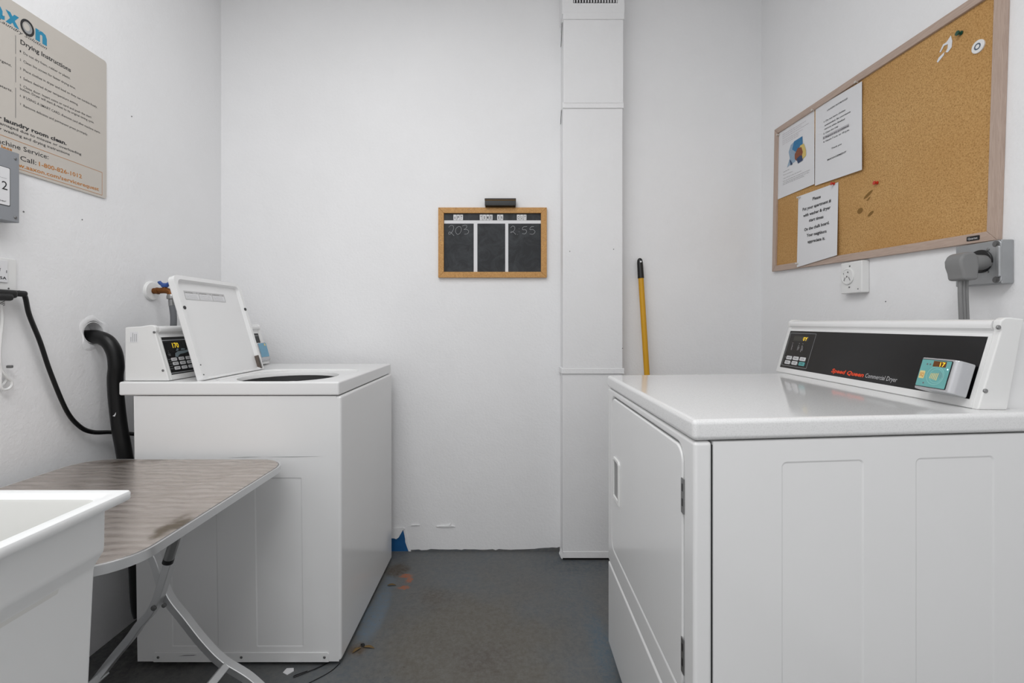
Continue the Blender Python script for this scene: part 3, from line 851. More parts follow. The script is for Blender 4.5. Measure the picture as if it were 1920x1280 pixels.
for a, b in ((.6345, .0735), (.6415, .0735), (.6375, .0315)): m.plate(circ(a, b, .0020, n=10), FDc, zf)
m.build('reader_dots', M['greyink'], rd, smooth=False, stuff=True)
MB().plate(circ(.6838, .0660, .0016, n=10), FDc, zf).build('status_light', M['led'], rd, smooth=False)
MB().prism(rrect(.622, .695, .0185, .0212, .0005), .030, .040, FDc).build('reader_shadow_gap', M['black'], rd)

# ------------------------------------------------------------------ folding table
TC = V((-1.012, 1.127, 0))
tb = thing('folding_table', TC, 'square stained stainless steel bistro table on curved crossed legs between sink and washer', 'table')
hw = .3225
ttop = MB()
ttop.prism(rrect(TC.x - hw, TC.x + hw, TC.y - hw, TC.y + hw, .088, 12), .668, .686, b=.0045, seg=4)
top_o = ttop.build('table_top', M['steel'], tb)
t2 = MB(); t2.prism(rrect(TC.x - hw + .004, TC.x + hw - .004, TC.y - hw + .004, TC.y + hw - .004, .085, 12), .684, .6866, b=.0008)
t2.build('sheet_metal_surface', table_mat(), top_o)
ring = MB(); bandsec = [(.0010, -.009), (.0030, -.0075), (.0038, -.003), (.0038, .004), (.0026, .0075), (0, .0088), (-.004, .0088), (-.004, -.009)]
P = [V((a, b, .6765)) for a, b in rrect(TC.x - hw + .001, TC.x + hw - .001, TC.y - hw + .001, TC.y + hw - .001, .087, 12)]
ring.sweep(P + [P[0], P[1]], circ(0, 0, .0105, .0105, n=8) if False else [(y * 1.0, -x) for x, y in bandsec], side=(0, 0, 1)); ring.build('rim', M['chrome'], top_o)
sec = [(-.011, -.0105), (.011, -.0105), (.0125, -.009), (.0125, .009), (.011, .0105), (-.011, .0105), (-.0125, .009), (-.0125, -.009)]
legA = [(-.845, .662), (-.890, .600), (-.9225, .533), (-.952, .445), (-.992, .325), (-1.035, .270), (-1.060, .235), (-1.105, .181), (-1.160, .110), (-1.230, .020)]
legB = [(-1.165, .662), (-1.100, .570), (-1.022, .455), (-.995, .375), (-.975, .325), (-.930, .267), (-.877, .200), (-.820, .143), (-.742, .093), (-.665, .020)]
for y, near in ((1.300, 0), (.990, 1)):
    MB().sweep(spline([(a, y - .013, b) for a, b in legA], 6), sec, side=(0, 1, 0)).build('leg', M['chrome'], tb)
    MB().sweep(spline([(a, y + .013, b) for a, b in legB], 6), sec, side=(0, 1, 0)).build('leg', M['chrome'], tb)
    for x, z in ((-.988, .322), ):
        MB().lathe((x, y - .0265, z), (0, -1, 0), [(-.002, .0075), (.002, .0075), (.004, .004)], 14).build('pivot_bolt', M['screw'], tb)
    MB().lathe((-.968, y - .014, .322), (0, -1, 0), [(-.002, .006), (.003, .006), (.005, .003)], 12).build('pivot_bolt', M['screw'], tb)
    for x in (-1.232, -.663):
        MB().box(x - .02, x + .02, y - .017, y + .017, .0, .022, .004).build('foot_cap', M['black'], tb)
for x, z in ((-.808, .133), (-1.150, .118)):
    MB().sweep([(x, .99, z), (x, 1.300, z)], sec).build('crossbar', M['chrome'], tb)
for x in (-.848, -1.162):
    MB().sweep([(x, .86, .657), (x, 1.40, .657)], sec).build('support_rail', M['chrome'], tb)
c = MB().cyl((-.895, 1.262, .60), (-.9385, 1.262, .462), .0130, n=20).build('brace_tube', M['steel'], tb)
MB().cyl((-.9370, 1.262, .466), (-.9405, 1.262, .455), .0136, n=20).build('tube_cap', M['black'], c)

# ------------------------------------------------------------------ laundry sink
sk = thing('laundry_sink', (-.89, .41, 0), 'white moulded plastic laundry sink in front of the steel table', 'sink')
SX0, SX1, SY0, SY1 = -1.20, -.585, .10, .7115
def loft(m, levels, cap0=False, cap1=True):
    n = None
    for (ix0, ix1, iy0, iy1, z, r) in levels:
        ring = rrect(SX0 + ix0, SX1 - ix1, SY0 + iy0, SY1 - iy1, r, 8); n = len(ring)
        m.v += [V((a, b, z)) for a, b in ring]
    k = len(levels); o = len(m.v) - k * n
    for j in range(k - 1):
        m.f += [(o + j * n + i, o + j * n + (i + 1) % n, o + (j + 1) * n + (i + 1) % n, o + (j + 1) * n + i) for i in range(n)]
    if cap0: m.f.append(tuple(range(o + n - 1, o - 1, -1)))
    if cap1: m.f.append(tuple(range(o + (k - 1) * n, o + k * n)))
q = lambda d, z, r, e=0: (d, d, d, d + e, z, r)
lv = [(.056, .056, .056, .022, .44, .012), (.050, .050, .050, .0190, .50, .010), (.0430, .0430, .0430, .0165, .742, .006), (.0425, .0425, .0425, .0162, .747, .006), (.0415, .0415, .0415, .0160, .751, .006),
      (.0325, .0325, .0325, .0135, .7685, .005), (.0312, .0312, .0312, .0130, .772, .005), (.0307, .0307, .0307, .0127, .777, .005),
      (.0300, .0300, .0300, .012, .838, .005), (.029, .029, .029, .011, .8415, .005), (.008, .008, .008, .004, .8442, .008), q(.0015, .8455, .007), q(0, .848, .006),
      q(0, .8562, .006), q(.0012, .8590, .006), q(.0042, .8600, .006), q(.016, .8600, .010), q(.019, .8590, .010), q(.0215, .8565, .011), q(.0265, .8560, .012), q(.0285, .8545, .013)]
m = MB(); loft(m, lv, cap0=True, cap1=False); sk_b = m.build('tub', M['tub'], sk, wn=False)
lv2 = [q(.0284, .8546, .013), q(.0300, .850, .016), q(.040, .77, .03), q(.062, .56, .05), q(.075, .525, .05), q(.10, .515, .05)]
m = MB(); loft(m, lv2); m.build('basin', M['tubin'], sk, wn=False)
MB().lathe((-.89, .41, .514), (0, 0, 1), [(0, .04), (.003, .04), (.004, .03)], 24).build('drain', M['steel'], sk)
for x in (-1.12, -.665):
    for y in (.18, .63):
        MB().box(x - .02, x + .02, y - .02, y + .02, 0, .455, .006).build('leg', M['plastic'], sk)

# ------------------------------------------------------------------ left wall: hose, cords, tap
hz = [(-1.437, 1.541, 1.072), (-1.42, 1.541, 1.073), (-1.385, 1.541, 1.072), (-1.352, 1.542, 1.056), (-1.331, 1.543, 1.020), (-1.325, 1.544, .975), (-1.330, 1.546, .930), (-1.328, 1.548, .860), (-1.318, 1.550, .760), (-1.302, 1.552, .660), (-1.280, 1.555, .480), (-1.268, 1.558, .30), (-1.262, 1.56, .16), (-1.252, 1.56, .12)]
dh = MB().tube(hz, .0225, 18, 8).build('drain_hose', M['rubber']); tag(dh, 'thick black rubber drain hose curving from the wall hole down behind the washer', 'hose')
MB().prism([(-.006, 0), (0, .004), (.005, .012), (.004, .004), (.001, -.002)], 0, .0006, FR((-1.315, 1.5255, .808), (1, 0, 0), (0, 0, 1))).build('sticker_scrap', M['paper'], dh, smooth=False)

pc = thing('power_cord', (-1.37, 1.25, .72), 'black flat power cord with plug hanging from the white wall outlet to the washer', 'power cord')
m = MB().box(-1.391, -1.362, 1.16, 1.272, 1.188, 1.211, .008, 3).box(-1.389, -1.356, 1.16, 1.256, 1.180, 1.200, .008, 3).box(-1.388, -1.366, 1.262, 1.302, 1.194, 1.211, .007, 3)
m.build('plug', M['black'], pc)
cpts = [(-1.378, 1.285, 1.205), (-1.378, 1.301, 1.196), (-1.380, 1.315, 1.143), (-1.380, 1.345, 1.065), (-1.380, 1.377, .967), (-1.380, 1.427, .844), (-1.379, 1.471, .784), (-1.375, 1.512, .757), (-1.36, 1.560, .745), (-1.325, 1.585, .735), (-1.27, 1.585, .73), (-1.226, 1.585, .725)]
MB().sweep(spline(cpts, 8), [(.0085 * math.cos(t), .0052 * math.sin(t)) for t in [math.radians(30 * i) for i in range(12)]], side=(-.3, .8, .3)).build('cord', M['rubber'], pc)

ol = thing('wall_outlet', (-1.395, 1.24, 1.20), 'white electrical outlet on the wall above the black plug', 'outlet')
MB().prism(rrect(1.165, 1.294, 1.209, 1.300, .004), 0, .007, FL, b=.003).build('cover_plate', M['plastic'], ol)
r_ = MB().prism(rrect(1.205, 1.268, 1.232, 1.292, .003), .007, .010, FL, b=.001).build('socket_face', M['paper'], ol)
m = MB().text('15A', FL, 1.243, 1.240, 1.264, h=.008, z=.0103, bold=.02).text('T', FL, 1.246, 1.262, 1.250, h=.008, z=.0103, bold=.02)
m.plate(rrect(1.2635, 1.265, 1.258, 1.266), FL, .0103).build('outlet_lettering', M['ink'], r_, smooth=False, stuff=True)
MB().lathe((WL + .007, 1.272, 1.216), (1, 0, 0), [(0, .0022), (.001, .0022)], 10).build('screw', M['screw'], ol)

wc = thing('white_cable', (-1.388, 1.25, .94), 'thin white cable hanging in a tied loop under the wall outlet', 'cable')
def flat(lst, x=-1.385): return [(x, a, b) for a, b in lst]
m = MB()
m.tube(flat([(1.246, 1.170), (1.249, 1.13), (1.244, 1.06), (1.243, 1.01), (1.250, .985), (1.262, .968), (1.272, .956), (1.272, .944), (1.262, .936), (1.249, .938), (1.244, .955), (1.245, .985), (1.240, 1.01)]), .0034, 8, 6)
m.tube(flat([(1.238, .975), (1.247, .990), (1.258, .985), (1.267, .972), (1.266, .962), (1.25, .945), (1.24, .95)], -1.391), .0030, 8, 6)
m.build('cable_loop', M['plastic'], wc)
MB().box(-1.392, -1.378, 1.264, 1.272, .994, 1.002, .002).build('cable_tie', M['screw'], wc)
m = MB()
for k in range(3): m.cyl((-1.388, 1.238, 1.158 + k * .005), (-1.388, 1.258, 1.170 + k * .005), .0011, n=8)
m.build('plug_prong', M['steel'], wc, stuff=True)

wv = thing('water_valve', (-1.35, 1.79, 1.08), 'brass water valve with blue handle and grey hose above the washer console', 'valve')
MB().lathe((WL, 1.79, 1.245), (1, 0, 0), [(0, .0385), (.004, .0385), (.009, .034), (.011, .018), (.011, .014)], 36).build('wall_flange', M['plastic'], wv)
m = MB().tube([(-1.392, 1.79, 1.245), (-1.366, 1.79, 1.2465), (-1.345, 1.79, 1.2470), (-1.328, 1.79, 1.243), (-1.320, 1.79, 1.228)], .0115, 16, 6, None)
m.lathe((-1.378, 1.79, 1.2455), (1, 0, 0), [(0, .0135), (.010, .0135)], 6).lathe((-1.345, 1.79, 1.247), (0, 0, 1), [(0, .010), (.014, .008), (.018, .005)], 14)
m.build('valve_body', M['brass'], wv)
m = MB().lathe((-1.345, 1.79, 1.260), (0, 0, 1), [(0, .011), (.006, .0135), (.012, .013), (.014, .008)], 16)
for s_ in (-1, 1):
    m.tube([(-1.345, 1.79, 1.270), (-1.345 + s_ * .010, 1.79, 1.271), (-1.345 + s_ * .019, 1.79, 1.277), (-1.345 + s_ * .022, 1.79, 1.282)], .0066, 10, 5, None)
m.build('valve_handle', M['blue'], wv)
m = MB().lathe((-1.319, 1.79, 1.232), (.05, 0, -1), [(0, .0135), (.008, .0165), (.018, .0165), (.020, .011), (.024, .0115), (.044, .0115), (.046, .010)], 20)
m.build('hose_coupling', M['steel'], wv)
MB().tube([(-1.316, 1.79, 1.188), (-1.311, 1.79, 1.15), (-1.311, 1.79, 1.11), (-1.316, 1.79, 1.06), (-1.316, 1.79, .95), (-1.300, 1.79, .80), (-1.24, 1.79, .74)], .0112, 14, 6).build('supply_hose', M['greyhose'], wv)

# poster
po = thing('laundry_poster', (WL, 1.27, 1.55), 'large beige laundry instructions poster with blue logo mounted on the wall', 'poster')
MB().prism(rrect(.72, 1.588, 1.551, 2.030, .010, 5), .0005, .004, FL, b=.0006, seg=1).build('board', M['poster'], po, smooth=False)
zt = .0043
for ch, a, c_ in (('a', 1.178, 1.219), ('a', 1.224, 1.2650), ('x', 1.267, 1.303), ('n', 1.3475, 1.381)):
    MB().text(ch, FL, a, 1.9620, c_, h=.045, z=zt, bold=.05).build('logo_letter', M['tealink'], po, smooth=False)
MB().plate(circ(1.3250, 1.9785, .0195, .0235, 30), FL, zt, [circ(1.3250, 1.9785, .0135, .0165, 30)]).build('logo_ring', M['ink'], po, smooth=False)
MB().plate(circ(1.3255, 1.9775, .0128, .0158, 26), FL, zt - .0001, [circ(1.323, 1.980, .009, .011, 20)]).build('logo_ring_shine', M['greyline'], po, smooth=False)
m = MB()
m.text('Total Laundry Solution', FL, 1.205, 1.9490, 1.381, 1.9480, h=.0095, z=zt, shear=.35)
m.text('Drying Instructions', FL, 1.306, 1.921, 1.457, 1.922, h=.0135, z=zt, bold=.02)
for t, a, b, c, d in (('Do not dry foam, rubber or plastic.', 1.314, 1.896, 1.456, 1.898), ('Clean lint screen for faster drying time.', 1.314, 1.872, 1.473, 1.875),
        ('Place clothes in dryer and load so they can tumble freely.', 1.314, 1.847, 1.551, 1.851), ('Select desired dryer temperature setting.', 1.314, 1.822, 1.482, 1.827),
        ('Close door. Insert coins or card and push the start', 1.314, 1.799, 1.529, 1.807), ('button. Dryer will start & reset to its original timing cycle.', 1.305, 1.789, 1.539, 1.793),
        ('If USING A SMART CARD -Remove card after machine starts.', 1.314, 1.769, 1.563, 1.769), ('Remove delicates and permanent press promptly.', 1.314, 1.744, 1.516, 1.743),
        ('detergent.', 1.228, 1.840, 1.283, 1.841), ('machine -starts.', 1.20, 1.770, 1.285, 1.771)):
    m.text(t, FL, a, b, c, d, h=.0072, z=zt, bold=.006)
for i, b in enumerate((1.896, 1.872, 1.847, 1.822, 1.799, 1.769, 1.744)): m.text(str(i + 1), FL, 1.3045, b, 1.3075, h=.0065, z=zt)
m.text('Keep our laundry room clean.', FL, 1.172, 1.678, 1.443, 1.683, h=.0115, z=zt, bold=.035)
m.text('Machines must not be damaged due to misuse or overloading', FL, 1.10, 1.665, 1.493, 1.669, h=.0080, z=zt, bold=.01)
m.text('Go online for washing and drying instructions', FL, 1.175, 1.651, 1.453, 1.654, h=.0080, z=zt, bold=.01)
m.text('For Machine Service:', FL, 1.19, 1.612, 1.386, 1.618, h=.0140, z=zt, bold=.005)
m.text('/ Call:', FL, 1.290, 1.5865, 1.350, 1.588, h=.0140, z=zt, bold=.005)
m.build('printed_text', M['ink'], po, smooth=False, stuff=True)
m = MB()
m.text('www.aaxon.com/servicerequest', FL, 1.268, 1.5655, 1.557, 1.571, h=.0120, z=zt, bold=.015).text('1-800-826-1012', FL, 1.358, 1.588, 1.495, 1.594, h=.0130, z=zt, bold=.015)
m.text('less', FL, 1.257, 1.602, 1.284, 1.603, h=.010, z=zt, bold=.03)
m.plate(rrect(1.0, 1.570, 1.5595, 1.639), FL, zt, [rrect(1.0015, 1.5690, 1.5608, 1.6377)])
m.build('contact_text', M['orangeink'], po, smooth=False, stuff=True)
for z0, z1 in ((1.884, 1.937), (1.803, 1.876), (1.702, 1.788)): MB().plate(rrect(1.2925, 1.2938, z0, z1), FL, zt).build('column_rule', M['greyink'], po, smooth=False)

# grey control box with name card
gb = thing('switch_box', (-1.375, 1.19, 1.397), 'grey metal box with a white number card mounted over the poster corner', 'box')
FG = FR((-1.355, 0, 0), (0, 1, 0), (0, 0, 1))
MB().box(-1.396, -1.355, 1.10, 1.2655, 1.397, 1.590, .002).build('box_body', M['greybox'], gb)
cd = MB().prism(rrect(1.12, 1.241, 1.437, 1.541, .003), 0, .0008, FG).build('card_border', M['ink'], gb, smooth=False)
MB().prism(rrect(1.1215, 1.2395, 1.4385, 1.5395, .003), .0008, .0012, FG).build('number_card', M['paper'], gb, smooth=False)
m = MB().text('2', FG, 1.2195, 1.479, 1.2335, h=.0235, z=.0016).text('washer', FG, 1.19, 1.446, 1.231, h=.0052, z=.0016)
m.build('card_lettering', M['ink'], gb, smooth=False, stuff=True)
MB().plate(rrect(1.13, 1.232, 1.5095, 1.5103), FG, .0015).build('card_rule', M['greyline'], gb, smooth=False)
for b in (1.572, 1.410): screwhead('screw', (-1.355, 1.255, b), (1, 0, 0), .0038, gb)

# ------------------------------------------------------------------ cork board and notices
LB, HB = .973, .653
up = V((0, -.0297, .9996)); rt = V((0, -.9996, -.0297))
FK = FR((WR, 2.119, 1.3575), rt, up)
kb = thing('cork_board', (WR - .01, 1.63, 1.33), 'large wood-framed cork bulletin board hanging over the dryer', 'bulletin board')
fw = .026
MB().prism(rrect(fw - .004, LB - fw + .004, fw - .004, HB - fw + .004), .001, .007, FK).build('cork_panel', M['cork'], kb, smooth=False)
for i_, pts in enumerate(([(0, 0), (LB, 0), (LB - fw, fw), (fw, fw)], [(LB, 0), (LB, HB), (LB - fw, HB - fw), (LB - fw, fw)],
            [(LB, HB), (0, HB), (fw, HB - fw), (LB - fw, HB - fw)], [(0, HB), (0, 0), (fw, fw), (fw, HB - fw)])):
    MB().prism(pts, 0, .015, FK, b=.002).build('frame_rail', M['bframe_v' if i_ % 2 else 'bframe'], kb)
def toK(Y, Z):                       # wall position to board coordinates
    d = V((WR, Y, Z)) - V((WR, 2.119, 1.3575)); return d.dot(rt), d.dot(up)
# scale board front points from the wall plane they were measured on
def K(Y, Z, x=1.2415):
    s = x / 1.24; return toK(Y * s, 1.12 + (Z - 1.12) * s)
a, b = K(1.209, 1.344, 1.235)
nt = MB().prism(rrect(a - .0165, a + .0165, .007, .0195, .002), .0145, .0165, FK, b=.0006).build('maker_tag', M['black'], kb)
MB().text('Quartet', FK, a - .0125, .0105, a + .0125, h=.0055, z=.0168, bold=.02).build('tag_lettering', M['whiteink'], nt, smooth=False, stuff=True)
for Y, Z, ra, rb, an in ((1.562, 1.560, .022, .006, .5), (1.560, 1.545, .010, .003, .6), (1.598, 1.513, .013, .010, .2), (1.551, 1.492, .014, .006, .5)):
    a, b = K(Y, Z); m = MB().plate([(a + x * math.cos(an) - y * math.sin(an), b + x * math.sin(an) + y * math.cos(an)) for x, y in circ(0, 0, ra, rb, 14)], FK, .0073)
    m.build('scuff', M['stain'], kb, smooth=False)

FR2 = FR((1.24, 0, 0), (0, -1, 0), (0, 0, 1))   # plane the notices hang in
def sheet(name, corners, label, bulge, lift=.0, xbase=None):
    """corners: (Y,Z) bottom far, bottom near, top near, top far"""
    t = thing(name, (1.238, sum(c[0] for c in corners) / 4, min(c[1] for c in corners)), label, 'notice', None)
    m = MB(); nx, ny = 10, 12; vs = []
    for side in (0, 1):
        for j in range(ny + 1):
            for i in range(nx + 1):
                u, w = i / nx, j / ny
                p = (1 - w) * ((1 - u) * V(corners[0]) + u * V(corners[1])) + w * ((1 - u) * V(corners[3]) + u * V(corners[2]))
                x = 1.2425 - .0012 - bulge(u, w)
                k = x / 1.24
                vs.append((x + side * .0003, p[0] * k, 1.12 + (p[1] - 1.12) * k))
    N = (nx + 1) * (ny + 1); fs = []
    for j in range(ny):
        for i in range(nx):
            a = j * (nx + 1) + i
            fs.append((a, a + 1, a + nx + 2, a + nx + 1)); fs.append((N + a, N + a + nx + 1, N + a + nx + 2, N + a + 1))
    m.add(vs, fs); m.build('paper_sheet', M['paper'], t, wn=False)
    return t
def onsheet(bulge, corners):
    """projects flat print onto the curved sheet"""
    (fy, _), (ny_, _) = corners[0], corners[1]
    zb = (corners[0][1] + corners[1][1]) / 2; ztp = (corners[2][1] + corners[3][1]) / 2
    def fn(p):
        u = min(1, max(0, (fy - p.y) / (fy - ny_))); w = min(1, max(0, (p.z - zb) / (ztp - zb)))
        x = 1.2425 - .0012 - bulge(u, w) - .0006; k = x / 1.24; x -= .0004
        return (x, p.y * k, 1.12 + (p.z - 1.12) * k)
    return fn
c1 = [(2.082, 1.684), (1.833, 1.679), (1.833, 1.977), (2.074, 1.988)]
b1 = lambda u, w: .004 * (1 - w) * u + .002 * math.sin(w * 6) * u
n1 = sheet('paper_notice', c1, 'white flyer with a colour picture pinned at the far end of the cork board', b1)
m = MB(); f = onsheet(b1, c1)
LOR = 'please clean the lint filter after each load and keep the laundry room tidy for everyone thank you all'
for a, b, c_, d in ((2.044, 1.963, 1.885, 1.955), (2.044, 1.954, 1.915, 1.949), (2.044, 1.945, 1.867, 1.938), (2.044, 1.934, 1.905, 1.928), (2.044, 1.926, 1.93, 1.922), (2.044, 1.918, 1.93, 1.914)):
    m.text(LOR[:int((a - c_) * 360)], FR2, -a, b, -c_, d, h=.0034, z=.0)
m.xf(f).build('printed_text', M['paleink'], n1, smooth=False, stuff=True)
m = MB()
for t, a, b, c_, d in (('Laundry day', 2.038, 1.793, 1.995, 1.792), ('Room reminders', 2.038, 1.780, 1.973, 1.775), (LOR[:44], 2.038, 1.764, 1.915, 1.758), (LOR[:66], 2.041, 1.752, 1.860, 1.744), (LOR[10:78], 2.041, 1.744, 1.865, 1.736), (LOR[:52], 2.041, 1.738, 1.895, 1.730)):
    m.text(t, FR2, -a, b, -c_, d, h=.0036, z=0)
m.xf(f).build('small_print', M['greyink'], n1, smooth=False, stuff=True)
PX = lambda lst: [(-y, z) for y, z in lst]
for nm, mt, pts, dz in (('picture_grey_part', 'plight', [(2.012, 1.806), (1.985, 1.812), (1.955, 1.812), (1.940, 1.84), (1.945, 1.875), (1.958, 1.902), (1.985, 1.895), (2.000, 1.87), (1.992, 1.84)], 0),
                        ('picture_blue_part', 'pblue', [(1.975, 1.872), (1.962, 1.902), (1.907, 1.902), (1.905, 1.868), (1.935, 1.862), (1.95, 1.852)], .0003),
                        ('picture_yellow_part', 'pyel', [(1.922, 1.868), (1.898, 1.868), (1.884, 1.835), (1.884, 1.812), (1.905, 1.806), (1.92, 1.83)], .0004),
                        ('picture_brown_part', 'pred', [(1.957, 1.845), (1.935, 1.864), (1.912, 1.858), (1.903, 1.835), (1.912, 1.815), (1.945, 1.812), (1.957, 1.825)], .0006),
                        ('picture_navy_part', 'pnavy', [(1.945, 1.820), (1.925, 1.826), (1.908, 1.822), (1.904, 1.800), (1.935, 1.797)], .0007),
                        ('picture_dark_part', 'pnavy', [(1.992, 1.836), (1.980, 1.822), (1.972, 1.808), (1.985, 1.806)], .0007)):
    m = MB().plate(PX(pts), FR2, 0); m.xf(f).xf(lambda p: (p[0] - dz, p[1], p[2])); m.build(nm, M[mt], n1, smooth=False)

c2 = [(1.830, 1.671), (1.588, 1.654), (1.588, 1.963), (1.827, 1.979)]
b2 = lambda u, w: .004 * (1 - w) + .003 * (1 + math.sin(w * 7 + .5)) * u * u * .8 + .0004
n2 = sheet('paper_notice', c2, 'white printed rules notice pinned beside the picture flyer on the cork board', b2)
m = MB(); f = onsheet(b2, c2)
for t, a, b, c_, d, h in (('LAUNDRY ROOM RULES', 1.759, 1.938, 1.655, 1.934, .0060), ('1. Do not leave clothes', 1.778, 1.902, 1.666, 1.897, .0062), ('unattended. Be courteous', 1.774, 1.886, 1.641, 1.879, .0062),
        ('remove when finished', 1.775, 1.872, 1.669, 1.865, .0062), ('2. Clean lint trap', 1.781, 1.856, 1.702, 1.853, .0060), ('3. Report any problems', 1.782, 1.839, 1.650, 1.832, .0066), ('4. Hours 7 a.m. to 10 p.m.', 1.782, 1.824, 1.646, 1.816, .0064),
        ('Thank you', 1.737, 1.782, 1.685, 1.780, .0062), ('MANAGEMENT', 1.759, 1.746, 1.661, 1.742, .0062)):
    m.text(t, FR2, -a, b, -c_, d, h=h, z=0, bold=.012)
m.xf(f).build('printed_text', M['ink'], n2, smooth=False, stuff=True)
m = MB()
for i in range(8):
    m.add([(-1.784 + .017 * (i + q), 1.8375 - .00094 * (i + q) + h, 0) for q, h in ((0, 0), (1, 0), (1, .0115), (0, .0115))], [(0, 1, 2, 3)], FR2)
m.xf(f).xf(lambda p: (p[0] + .0004, p[1], p[2])).build('highlight_bar', M['greyband'], n2, smooth=False)

c3 = [(1.944, 1.357), (1.708, 1.374), (1.701, 1.646), (1.934, 1.657)]
b3 = lambda u, w: .0085 * (1 - w) ** 1.5 + .0022 * math.sin(w * 5) * (1 if .1 < u < .9 else .6) + .002
n3 = sheet('paper_notice', c3, 'white notice in bold type pinned low on the cork board overlapping its bottom frame', b3)
m = MB(); f = onsheet(b3, c3)
for t, a, b, c_, d in (('Please', 1.844, 1.616, 1.796, 1.613), ('Put your apartment #', 1.906, 1.588, 1.739, 1.582), ('with washer & dryer', 1.902, 1.561, 1.742, 1.557), ('start times', 1.866, 1.534, 1.781, 1.530),
        ('On the chalk board.', 1.895, 1.501, 1.748, 1.500), ('Your neighbors', 1.881, 1.475, 1.764, 1.470), ('appreciate it.', 1.874, 1.448, 1.772, 1.444)):
    m.text(t, FR2, -a, b, -c_, d, h=.0125, z=0, bold=.022)
m.xf(f).build('printed_text', M['ink'], n3, smooth=False, stuff=True)

# pins and bits on the board
def pin(Y, Z, mat, label, s=1.0, x=1.2425, grp=None):
    k = x / 1.24; p = V((x, Y * k, 1.12 + (Z - 1.12) * k))
    m = MB().lathe(p, (-1, .1, .05), [(-.002, .0008), (0, .0045 * s), (.002, .0045 * s), (.003, .0026 * s), (.008, .0028 * s), (.009, .0050 * s), (.011, .0050 * s), (.0115, .003 * s)], 14)
    o = m.build('push_pin', M[mat]); tag(o, label, 'push pin', grp)
    return o
pin(1.522, 1.588, 'red', 'red push pin alone on bare cork near the dark smears', 1.3)
pin(1.723, 1.647, 'red', 'red push pin at the top corner of the bold type notice', 1.25, 1.239)
pin(1.241, 1.910, 'green', 'dark green push pin above the torn paper scraps', 1.3)
for Y, Z, lab, x in ((1.834, 1.978, 'clear push pin between the tops of the flyer and the rules notice', 1.2405), (1.606, 1.970, 'clear push pin at the top near corner of the rules notice', 1.2405),
                     (2.070, 1.975, 'clear push pin at the top far corner of the picture flyer', 1.2405), (1.925, 1.650, 'clear push pin at the top far corner of the bold type notice', 1.239), (1.935, 1.372, 'clear push pin at the bottom far corner of the bold type notice', 1.232)):
    pin(Y, Z, 'clear', lab, .85, x)
a, b = K(1.195, 1.846)
mg = thing('round_magnet', FK @ V((a, b, .007)), 'small round white magnet with grey ring near the near end of the cork board', 'magnet')
MB().lathe(FK @ V((a - .001, b, .007)), (-1, 0, 0), [(0, .0165), (.003, .0165), (.004, .015)], 28).build('disc', M['plastic'], mg)
MB().plate(circ(a - .001, b, .0085, n=24), FK, .0113, [circ(a - .001, b, .0052, n=24)]).build('ring', simple('slate_ring', (84, 96, 112), .5), mg, smooth=False)
# torn scraps
def scrap(pts, label):
    q = [K(y, z) for y, z in pts]
    o = MB().prism(q, .0075, .0085, FK, b=.0003, seg=1).build('paper_scrap', M['paper'], smooth=False)
    tag(o, label, 'paper scrap')
scrap([(1.2705, 1.922), (1.2665, 1.905), (1.268, 1.888), (1.279, 1.880), (1.286, 1.884), (1.280, 1.892), (1.279, 1.903), (1.290, 1.905), (1.300, 1.893), (1.304, 1.895), (1.293, 1.911), (1.283, 1.911)], 'larger torn white paper scrap under the green pin')
scrap([(1.289, 1.887), (1.291, 1.879), (1.309, 1.868), (1.312, 1.873), (1.306, 1.881)], 'smaller torn white paper scrap below the larger one')
for Y, Z, mt, lab in ((2.090, 1.880, 'galv', 'small silver clip on the cork beside the picture flyer'), (2.094, 1.776, 'green', 'small green clip on the cork beside the picture flyer')):
    a, b = K(Y, Z)
    cl = MB().prism(rrect(a - .010, a + .010, b - .018, b + .018, .006), .007, .011, FK, b=.001).build('board_clip', M[mt]); tag(cl, lab, 'clip')
    MB().prism(circ(a, b - .004, .0035, n=12), .0108, .0116, FK).build('clip_hole', M['dark'], cl) if False else None

# ------------------------------------------------------------------ outlets on the dryer wall
oo_ = thing('round_outlet', (1.236, 1.615, 1.225), 'white surface box with an unused round socket under the cork board', 'outlet')
MB().box(1.222, WR, 1.566, 1.665, 1.2245, 1.3365, .004).build('outlet_box', M['plastic'], oo_)
FO = FR((1.222, 0, 0), (0, -1, 0), (0, 0, 1))
so = MB().lathe((1.222, 1.629, 1.2865), (-1, 0, 0), [(0, .0300), (.003, .0300), (.0045, .028), (.0045, .0245), (.0035, .0235)], 36).build('socket', M['plastic'], oo_)
m = MB()
m.plate(circ(-1.629, 1.2855, .0032, n=10), FO, .0048).plate(circ(-1.624, 1.3005, .0030, n=10), FO, .0048)
for a, an in ((-1.640, -.45), (-1.617, .45)):
    m.plate([(a + x * math.cos(an) - y * math.sin(an), 1.2765 + x * math.sin(an) + y * math.cos(an)) for x, y in rrect(-.0011, .0011, -.007, .007)], FO, .0048)
m.plate(rrect(-1.645, -1.643, 1.294, 1.300), FO, .0048)
m.build('socket_slots', M['greyink'], so, smooth=False, stuff=True)
screwhead('screw', (1.222, 1.620, 1.3215), (-1, 0, 0), .003, oo_); screwhead('screw', (1.222, 1.622, 1.2470), (-1, 0, 0), .003, oo_)
screwhead('screw', (1.222, 1.582, 1.2380), (-1, 0, 0), .002, oo_)

